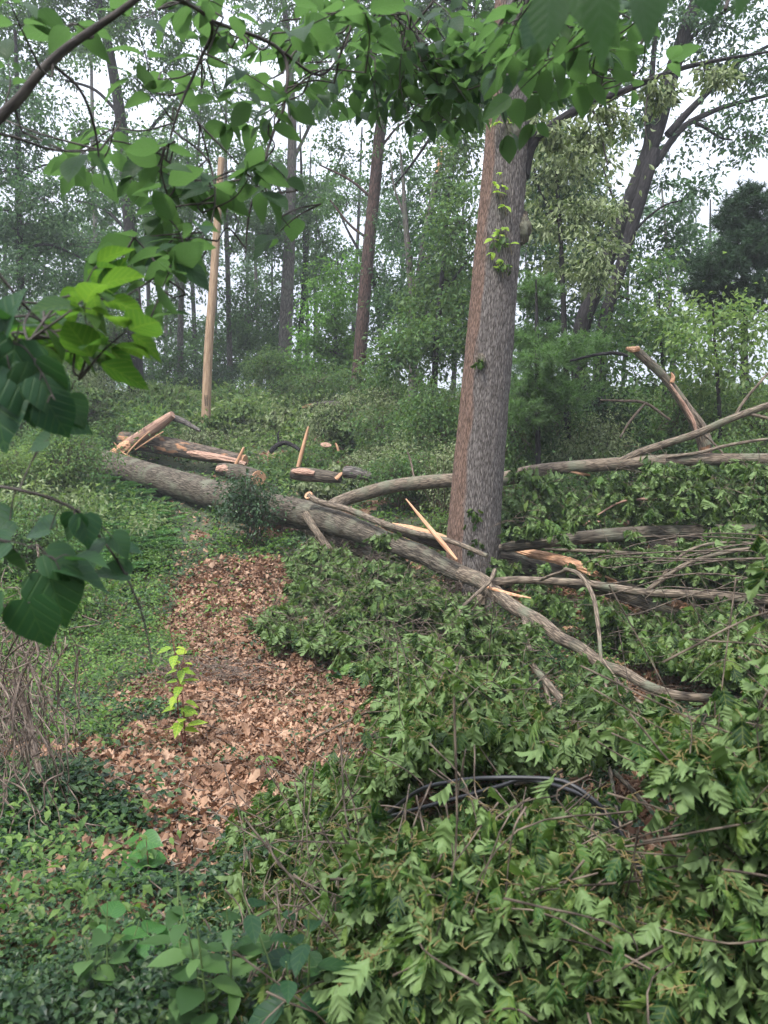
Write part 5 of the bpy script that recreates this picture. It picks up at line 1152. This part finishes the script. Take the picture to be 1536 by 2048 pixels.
gstick('pale bark-less splinter lying low in the ground cover', [(262, 1820), (288, 1795), (313, 1788)], .013, 'wood')
gstick('short upright pale sliver in dark ground cover', [(197, 1710), (203, 1690), (207, 1680)], .008, 'wood')
gstick('long mossy stick lying on the bank above the sapling', [(190, 1280), (260, 1305), (330, 1330)], .02, 'bark_grey')
gstick('pale chip lying on the brown leaves beside the path middle', [(570, 1392), (585, 1378), (592, 1366)], .02, 'pole')
gstick('thin stick on the ground in front of the fallen oak', [(330, 1022), (365, 1026), (395, 1024)], .025, 'twig_dead')
# dry brush mound behind sapling
t = Tree('brush_pile', 'small mound of dry grey-brown twigs behind the lime sapling', 'brush', gbase(440, 8.3)); mb = MB(); B = np.array(gbase(395, 8.3))
for k in range(230):
    a = B + [r.normal() * .28, r.normal() * .2, r.random() * .2]; b = a + [r.normal() * .18, r.normal() * .12, r.random() * .12]; tube(mb, spline([a, (a + b) / 2 + r.normal(size=3) * .03, b], 2), .0035, seg=4, cap=False)
o = mb.build('twig_sprays', M['twig_dead'], t.o); o["kind"] = 'stuff'

# ------------------------------------------------------------------ small plants
def plant(name, label, px, py, h, mat, nst, nl, size, tpls, seed, stem='redstem', spread=.25, cat='plant', droop=.25, dd=None, base_h=0.0):
    q = G([px], [py])[0]; t = Tree(name, label, cat, tuple(q)); r = np.random.default_rng(seed); st = MB(); lf = MB()
    for k in range(nst):
        az = r.uniform(0, 6.283); top = q + [math.cos(az) * spread * r.random() * h, math.sin(az) * spread * r.random() * h, h * r.uniform(.75, 1.05)]
        s = spline([q - [0, 0, .05], (q + top) / 2 + r.normal(size=3) * .03 * h, top], 8); tube(st, s, np.linspace(.005, .002, len(s)) * (h + .4), seg=6)
        for j in range(nl):
            f_ = .25 + .75 * (j + r.random() * .5) / nl; c = s[min(int(f_ * (len(s) - 1)), len(s) - 1)]
            for sd in (0, math.pi):
                a = j * 1.57 + sd + r.normal() * .3; Y = np.array([[math.cos(a), math.sin(a), .25 - droop * r.random() * 2]]); Zd = np.array([[r.normal() * .25, r.normal() * .25 - .2, 1.0]])
                c2 = c + Y[0] * .02; tube(st, [c, c2], .0012, seg=4, cap=False)
                inst(lf, tpls[r.integers(len(tpls))], c2[None], Y, Zd, size * r.uniform(.6, 1.15) * (1.1 - .4 * f_))
    st.build('stem', M[stem], t.o); lf.build('leaves', M[mat], t.o)
    return t
OV = [t_ovate(i, f, c, w) for i, (f, c, w) in enumerate([(.2, .3, .3), (.35, .5, .26), (.15, .15, .34)])]
HT = [t_heart(i, f, c) for i, (f, c) in enumerate([(.2, .2), (.35, .35), (.1, .3)])]
plant('sapling', 'lime green sapling with a thin red stem standing beside the leaf path', 372, 1505, 1.0, 'lime', 2, 7, .17, OV, 1, spread=.12)
plant('seedling', 'light green seedling just behind the lime sapling', 345, 1370, .55, 'shrub_light', 3, 4, .12, OV, 2)
plant('seedling', 'small green seedling on the brown path near the fallen leaves', 665, 1360, .28, 'fresh', 3, 2, .12, HT, 3)
plant('seedling', 'tiny seedling at the right side of the brown path, low', 540, 1560, .3, 'weed', 2, 3, .12, OV, 4)
plant('seedling', 'small green plant rising from dark cover below the brown path', 290, 1790, .35, 'fresh', 2, 3, .13, HT, 5)
plant('bramble', 'bright green glossy three-leaf plant low at the bottom right', 1230, 2010, .50, 'fresh', 3, 3, .13, OV, 6, stem='greenstem', spread=.5)
plant('bramble', 'bright green leafy stem at the bottom right corner', 1380, 2110, .50, 'fresh', 2, 4, .12, OV, 7, stem='greenstem', spread=.5)
plant('broadleaf_plant', 'broad deep-veined green leaves at the bottom, left of centre', 430, 2120, .52, 'shrub', 4, 4, .12, OV, 8, stem='greenstem', spread=.5)
plant('broadleaf_plant', 'broad ribbed green leaves at the bottom edge near the centre', 590, 2130, .52, 'heart', 4, 4, .12, OV, 9, stem='greenstem', spread=.5)
plant('broadleaf_plant', 'cluster of big green leaves just above the bottom edge, under the oak leaves', 520, 2010, .40, 'heart', 3, 3, .11, OV, 10, stem='greenstem', spread=.5)
plant('twining_plant', 'pale wilted vine leaves at the bottom left', 215, 2080, .42, 'shrub', 4, 4, .07, HT, 11, stem='greenstem', spread=.5)
plant('twining_plant', 'light green vine leaves at the bottom, right of the pale wilted ones', 290, 2060, .40, 'fresh', 3, 4, .09, HT, 12, stem='greenstem', spread=.5)
plant('seedling', 'low green leaf clump at the bottom centre', 720, 2120, .40, 'fresh', 4, 3, .10, OV, 13, stem='greenstem', spread=.6)
plant('seedling', 'low green leaf clump at the bottom between centre and right', 960, 2120, .40, 'shrub', 4, 3, .11, OV, 14, stem='greenstem', spread=.6)
plant('oak_seedling', 'bright sprouting oak shoot in front of the stripped log, left', 358, 925, .9, 'shrub_light', 2, 4, .16, OV, 15, spread=.1)
plant('seedling', 'yellow-green seedling in the weeds left of the path top', 90, 1000, .6, 'lime', 3, 3, .16, OV, 16)
plant('seedling', 'large-leaved weed on the left bank under the arching vine', 110, 1120, .5, 'weed', 3, 4, .16, HT, 17)
plant('seedling', 'leafy weed at the left edge beside the dead vines', 60, 1290, .5, 'weed', 4, 4, .14, OV, 18)
for k, (a, b, w) in enumerate([(70, 1870, 'at the left edge of the dark cover'), (130, 1920, 'near the bottom left corner'), (30, 1830, 'in the corner under the dead vines'), (360, 1735, 'on the path end'), (100, 1600, 'under the hanging vines'), (270, 1460, 'left of the lime sapling'), (590, 1372, 'in the middle of the brown path')]):
    q = G([a], [b], .06)[0]; t = Tree('pale_leaf', 'single pale dead leaf ' + w, 'leaf', tuple(q)); mb = MB(); n = 3 if k < 3 else 1; rr = np.random.default_rng(k)
    inst_mix(mb, [t_oak(3, .5, .5), t_heart(2, .6, .5)], q + rr.normal(size=(n, 3)) * .05, rr.normal(size=(n, 3)) * [1, .6, .3], np.array([[.1, -.4, 1.0]] * n) + rr.normal(size=(n, 3)) * .3, rr.uniform(.10, .15, n), rr)
    mb.build('blade', M['pale_dead'], t.o)

# ------------------------------------------------------------------ overhanging foreground trees
def leafy_twig(st, lf, a, direc, L, nl, size, tpls, r, rad=.003, droop=.35):
    direc = np.asarray(direc, float) / np.linalg.norm(direc); b = a + direc * L + [0, 0, -.12 * L]
    s = spline([a, (a + b) / 2 + r.normal(size=3) * .06 * L, b], 5); tube(st, s, np.linspace(rad, rad * .4, len(s)), seg=6, cap=False)
    side = norm(np.cross(direc, [0, 0, 1]))
    for j in range(nl):
        f_ = (j + 1) / nl; c = s[min(int(f_ * (len(s) - 1)), len(s) - 1)]
        for sd in ((-1, 1) if j < nl - 1 else (-1, 0, 1)):
            Y = direc * (.45 if sd else 1) + side * sd * .95 + r.normal(size=3) * .22; Y[2] -= droop * r.uniform(.3, 1.6)
            Zd = np.array([r.normal() * .45, r.normal() * .45, 1.0])
            pl = .012; c2 = c + Y / np.linalg.norm(Y) * pl; tube(st, [c, c2], .0011, seg=4, cap=False)
            inst(lf, tpls[r.integers(len(tpls))], c2[None], Y[None], Zd[None], size * r.uniform(.6, 1.12))

DG = thing('overhanging_tree', 'dark branch and broad pointed green leaves hanging across the top left close to the camera', 'tree', (-1.35, 1.5, float(H(np.array([-1.35]), np.array([1.5]))[0])))
mb = MB(); zz = float(H(np.array([-1.35]), np.array([1.5]))[0]); jn = P(-30, 262, 1.75)
tube(mb, spline([(-1.35, 1.5, zz - .1), (-1.33, 1.5, -.6), (-1.2, 1.55, .3), tuple(jn)], 8), np.linspace(.045, .013, 25), seg=14, rough=.05); mb.build('trunk', M['twig_dark'], DG)
def limb(par, rows, mat='twig_dark', seg=10, part='branch'):
    p, rr = wpath(rows, None, 8); mb = MB(); tube(mb, p, rr, seg=seg, rough=.06, rs=30); return mb.build(part, M[mat], par), p
limbs = []
limbs.append(limb(DG, [(-30, 262, 22, 1.75), (40, 195, 19, 1.75), (80, 145, 18, 1.75), (135, 95, 16, 1.75), (200, 50, 14, 1.75), (270, 0, 12, 1.75), (350, -70, 9, 1.75)]))
limbs.append(limb(DG, [(100, 125, 7, 1.75), (160, 180, 6, 1.85), (190, 260, 5, 1.95), (200, 340, 3, 2.0)]))
limbs.append(limb(DG, [(300, -30, 9, 1.8), (420, 40, 7, 2.1), (400, 120, 6, 2.2), (365, 200, 5, 2.2), (345, 260, 4, 2.2), (332, 320, 2, 2.2)]))
limbs.append(limb(DG, [(420, 40, 7, 2.1), (560, 100, 7, 2.3), (570, 200, 6, 2.3), (545, 270, 6, 2.3), (520, 350, 5, 2.2), (498, 430, 4, 2.2), (490, 520, 2, 2.2)]))
limbs.append(limb(DG, [(520, 350, 4, 2.2), (545, 410, 3, 2.2), (580, 455, 2, 2.2)]))
limbs.append(limb(DG, [(345, 260, 4, 2.2), (420, 330, 4, 2.1), (420, 450, 4, 2.0), (330, 540, 4, 1.9), (240, 600, 3, 1.8)]))
limbs.append(limb(DG, [(560, 100, 6, 2.3), (640, 150, 5, 2.4), (690, 90, 4, 2.4), (705, 30, 3, 2.4)]))
limbs.append(limb(DG, [(-40, 500, 7, 1.4), (40, 600, 6, 1.45), (90, 650, 5, 1.5), (150, 700, 3, 1.5)]))
limbs.append(limb(DG, [(-40, 260, 7, 1.7), (30, 275, 6, 1.8), (110, 300, 5, 1.9), (200, 300, 3, 2.0)]))
# regions of leaves: (px, py, spread x, spread y, number of twigs, depth lo, hi)
REG = [(60, 60, 90, 50, 2, 1.5, 2.0), (60, 220, 70, 50, 3, 1.7, 2.2), (180, 180, 60, 60, 2, 1.8, 2.2), (230, 320, 70, 50, 4, 1.8, 2.3), (150, 320, 70, 40, 2, 1.8, 2.2), (420, 60, 90, 50, 7, 1.9, 2.5), (560, 60, 90, 50, 8, 2.0, 2.7),
       (330, 200, 60, 60, 4, 2.0, 2.5), (480, 190, 70, 60, 7, 2.0, 2.6), (420, 290, 70, 40, 6, 1.9, 2.4), (350, 380, 60, 40, 4, 2.0, 2.4), (420, 410, 60, 40, 5, 1.9, 2.3), (300, 470, 60, 50, 4, 1.8, 2.2), (370, 500, 70, 40, 6, 1.8, 2.2),
       (530, 330, 40, 60, 2, 2.0, 2.3), (560, 460, 40, 40, 2, 2.1, 2.3), (300, 560, 50, 40, 4, 1.7, 2.0), (150, 600, 60, 40, 4, 1.5, 1.9), (60, 620, 50, 40, 3, 1.4, 1.7), (160, 660, 50, 40, 5, 1.45, 1.65), (110, 630, 60, 40, 4, 1.4, 1.6), (640, 130, 50, 60, 4, 2.2, 2.8), (230, 30, 60, 40, 1, 1.6, 2.0)]
r = np.random.default_rng(95)
allp = np.concatenate([q for _, q in limbs]); own = np.concatenate([np.full(len(q), i) for i, (_, q) in enumerate(limbs)])
bufs = [(MB(), MB()) for _ in limbs]
for (px, py, sx, sy, n, d1, d2) in REG:
    for k in range(int(n * (.4 if 380 < px < 440 and py > 250 else .9))):
        tip = P(px + r.normal() * sx * .75, py + r.normal() * sy * .7, r.uniform(d1, d2)); i = np.argmin(((allp - tip) ** 2).sum(1)); m = allp[i]
        v = tip - m; L0 = np.linalg.norm(v); dr = v / max(L0, 1e-6) * .7 + r.normal(size=3) * .35; L = r.uniform(.14, .24); dr = dr / np.linalg.norm(dr); a = tip - dr * L * .6
        tube(bufs[own[i]][0], spline([m, (m + a) / 2 + r.normal(size=3) * .02, a], 4), np.linspace(.003, .0022, 9), seg=5, cap=False)
        leafy_twig(bufs[own[i]][0], bufs[own[i]][1], a, dr, L, r.integers(2, 4), .098, OV, r)
for bi, ((o, _), (st, lf)) in enumerate(zip(limbs, bufs)):
    st.build('twig_sprays', M['twig_dark'], o); lf.build('leaves', M['young' if bi == 7 else 'dogwood'], o)  # lower left limb gets the leaf colour with painted-in backlight

# second overhanging crown, above and right
OH = thing('overhanging_tree', 'dense leafy boughs hanging from above over the top centre and right', 'tree', (2.2, 2.2, float(H(np.array([2.2]), np.array([2.2]))[0])))
zz = float(H(np.array([2.2]), np.array([2.2]))[0]); mb = MB()
tube(mb, spline([(2.2, 2.2, zz - .1), (2.2, 2.2, 0), (2.1, 2.3, 1.4), (1.7, 2.5, 2.6)], 8), np.linspace(.07, .03, 25), seg=14, rough=.05); mb.build('trunk', M['twig_dark'], OH)
limbs = []
def wl(par, pts, r0, r1):
    s = spline(pts, 8); mb = MB(); tube(mb, s, np.linspace(r0, r1, len(s)), seg=8, rough=.06, rs=30); return mb.build('branch', M['twig_dark'], par), s
J = (1.7, 2.5, 2.6)
for e, dpt in (((820, 60), 3.0), ((980, 120), 3.2), ((1080, 60), 2.6), ((1180, 40), 1.6), ((760, 20), 2.8), ((900, 200), 3.4), ((1450, 20), 1.6), ((1250, 160), 2.6)):
    q = P(e[0], e[1], dpt); limbs.append(wl(OH, [J, tuple((np.array(J) + q) / 2 + [0, 0, .35]), tuple(q)], .022, .004))
REG = [(760, 40, 70, 60, 8, 2.6, 3.3), (860, 60, 70, 60, 11, 2.6, 3.6), (960, 60, 80, 70, 13, 2.6, 3.6), (800, 150, 60, 50, 7, 2.8, 3.4), (900, 160, 80, 50, 12, 2.8, 3.6), (990, 90, 60, 40, 8, 2.8, 3.6), (1100, 90, 50, 50, 6, 2.4, 3.2),
       (1080, 30, 70, 40, 6, 2.0, 2.8), (1160, 90, 60, 50, 6, 2.0, 2.8), (700, 140, 50, 40, 3, 2.6, 3.0), (1230, 120, 60, 40, 4, 2.2, 2.8), (1280, 30, 60, 40, 3, 2.0, 2.6), (850, 220, 60, 25, 4, 3, 3.5), (1130, 180, 40, 25, 2, 2.6, 3)]
allp = np.concatenate([q for _, q in limbs]); own = np.concatenate([np.full(len(q), i) for i, (_, q) in enumerate(limbs)])
bufs = [(MB(), MB()) for _ in limbs]
for (px, py, sx, sy, n, d1, d2) in REG:
    for k in range(int(n * 1.35)):
        tip = P(px + r.normal() * sx * .7, py + r.normal() * sy * .6, r.uniform(d1, d2)); i = np.argmin(((allp - tip) ** 2).sum(1)); m = allp[i]
        v = tip - m; L0 = np.linalg.norm(v); dr = v / max(L0, 1e-6) * .7 + r.normal(size=3) * .35; L = r.uniform(.16, .28); dr /= np.linalg.norm(dr); a = tip - dr * L * .6
        tube(bufs[own[i]][0], spline([m, (m + a) / 2 + r.normal(size=3) * .02, a], 4), np.linspace(.003, .0022, 9), seg=5, cap=False)
        leafy_twig(bufs[own[i]][0], bufs[own[i]][1], a, dr, L, r.integers(2, 5), .095, OV, r)
# very near leaves at the top edge
for (px, py, dd, s, dx) in [(1100, 20, .8, .085, -.1), (1150, -10, .85, .09, .3), (1200, 0, .75, .095, 0), (1270, 10, .8, .085, .4), (1320, 0, .9, .08, -.3), (1400, -20, .95, .08, .3), (1480, -10, 1.0, .075, .1), (1080, 60, .95, .07, -.4)]:
    c = P(px, py - 40, dd); inst(bufs[3][1], OV[r.integers(3)], c[None], np.array([[dx, -.1, -1.0]]), np.array([[r.normal() * .3, -1.0, .35]]), s * .72)
for (o, _), (st, lf) in zip(limbs, bufs):
    st.build('twig_sprays', M['twig_dark'], o); lf.build('leaves', M['dogwood'], o)

# heart-leaved vine at the left
HV = thing('redbud_tree', 'young tree with big dark heart-shaped leaves on an arching thin stem at the left edge', 'tree', (-.95, 1.35, float(H(np.array([-.95]), np.array([1.35]))[0])))
zz = float(H(np.array([-.95]), np.array([1.35]))[0]); mb = MB(); j1 = P(-20, 972, 1.5)
tube(mb, spline([(-.95, 1.35, zz - .1), (-.93, 1.38, -.8), (-.88, 1.42, -.2), (-.84, 1.45, .5)], 8), np.linspace(.02, .008, 25), seg=10, rough=.05); mb.build('trunk', M['twig_dark'], HV)
lb = []
lb.append(limb(HV, [(-110, 985, 8, 1.45), (-20, 972, 7, 1.5), (60, 985, 7, 1.5), (115, 1002, 6, 1.52), (160, 1028, 6, 1.55), (205, 1080, 5, 1.6), (240, 1130, 5, 1.6), (265, 1180, 4, 1.6), (285, 1230, 4, 1.6), (297, 1285, 3, 1.6), (305, 1330, 2, 1.6)]))
lb.append(limb(HV, [(38, 980, 4, 1.5), (60, 930, 3, 1.55), (90, 880, 3, 1.6), (120, 830, 3, 1.6), (150, 760, 2, 1.6)]))
lb.append(limb(HV, [(-100, 760, 6, 1.35), (-20, 700, 5, 1.3), (40, 690, 4, 1.3), (80, 740, 3, 1.3), (110, 800, 2, 1.3)]))
lb.append(limb(HV, [(-110, 1100, 5, 1.4), (-20, 1080, 4, 1.4), (50, 1090, 3, 1.4), (110, 1120, 3, 1.4)]))
lb.append(limb(HV, [(-110, 1260, 5, 1.3), (-20, 1230, 4, 1.3), (30, 1225, 3, 1.3)]))
HL = [  # px, py of base, size m, direction x, z, branch
 (60, 1205, .085, .2, -1, 4), (-10, 1190, .08, -.3, -1, 4), (45, 1115, .075, -.3, -.8, 3), (95, 1110, .07, .7, -.5, 3), (100, 1150, .095, .3, -1, 3), (120, 1140, .085, 1, -.25, 3), (15, 1085, .07, -1, -.4, 3), (150, 1120, .06, .9, .1, 3),
 (215, 1085, .075, -.4, -.6, 0), (225, 1075, .05, .8, -.8, 0), (255, 1150, .065, -1, .3, 0), (150, 1030, .05, -.2, -1, 0), (165, 1035, .06, .3, -1, 0), (150, 1035, .05, -.6, -1, 0), (235, 1095, .05, 1, -.1, 0), (20, 1040, .07, -1, -.2, 0), (100, 1060, .06, -.8, 0, 0),
 (30, 690, .105, -.2, -1, 2), (70, 730, .085, .3, -1, 2), (0, 700, .09, -.8, -.6, 2), (80, 760, .07, .6, -1, 2), (10, 660, .07, .2, .6, 2), (40, 650, .075, -.9, .2, 2), (95, 805, .065, .4, -.9, 2), (-10, 780, .10, .3, -1, 2), (20, 740, .09, .5, -.9, 2),
 (115, 830, .07, 1, -.4, 1), (135, 800, .06, .6, -.9, 1), (95, 880, .045, -1, -.3, 1)]
bufs = [(MB(), MB()) for _ in lb]
for (px, py, s, dx, dz, b) in HL:
    bp = lb[b][1]; c = P(px, py, 1.3 if b == 2 else 1.5); m = bp[np.argmin(((bp - c) ** 2).sum(1))]; c = c * (m[1] / c[1])
    tube(bufs[b][0], spline([m, (m + c) / 2 + [0, 0, .01], c], 3), [.0013] * 7, seg=5, cap=False)
    inst(bufs[b][1], HT[r.integers(3)], c[None], np.array([[dx, r.normal() * .3, dz]]), np.array([[r.normal() * .3, -.8 + r.normal() * .4, .7]]), s * 1.12)
for (o, _), (st, lf) in zip(lb, bufs):
    st.build('twig_sprays', M['twig_dark'], o)
    x = lf.build('leaves', M['heart'], o)

# ------------------------------------------------------------------ air
def haze():
    mb = MB(); x0, x1, y0, y1, z0, z1 = -420, 420, -40, 720, -16, 60
    V = [(x0, y0, z0), (x1, y0, z0), (x1, y1, z0), (x0, y1, z0), (x0, y0, z1), (x1, y0, z1), (x1, y1, z1), (x0, y1, z1)]
    mb.add(V, q=[[0, 3, 2, 1], [4, 5, 6, 7], [0, 1, 5, 4], [1, 2, 6, 5], [2, 3, 7, 6], [3, 0, 4, 7]])
    m, t, ns, ln = nodes('moist_air'); v = ns.new("ShaderNodeVolumePrincipled"); v.inputs["Density"].default_value = HAZE; v.inputs["Color"].default_value = (.93, .97, 1, 1); v.inputs["Anisotropy"].default_value = .2
    out = ns.new("ShaderNodeOutputMaterial"); ln.new(v.outputs[0], out.inputs["Volume"])
    tag(mb.build('haze', m, attr=False), 'thin moist air paling the far trees', 'haze', kind='stuff')
HAZE = 0.0016
haze()
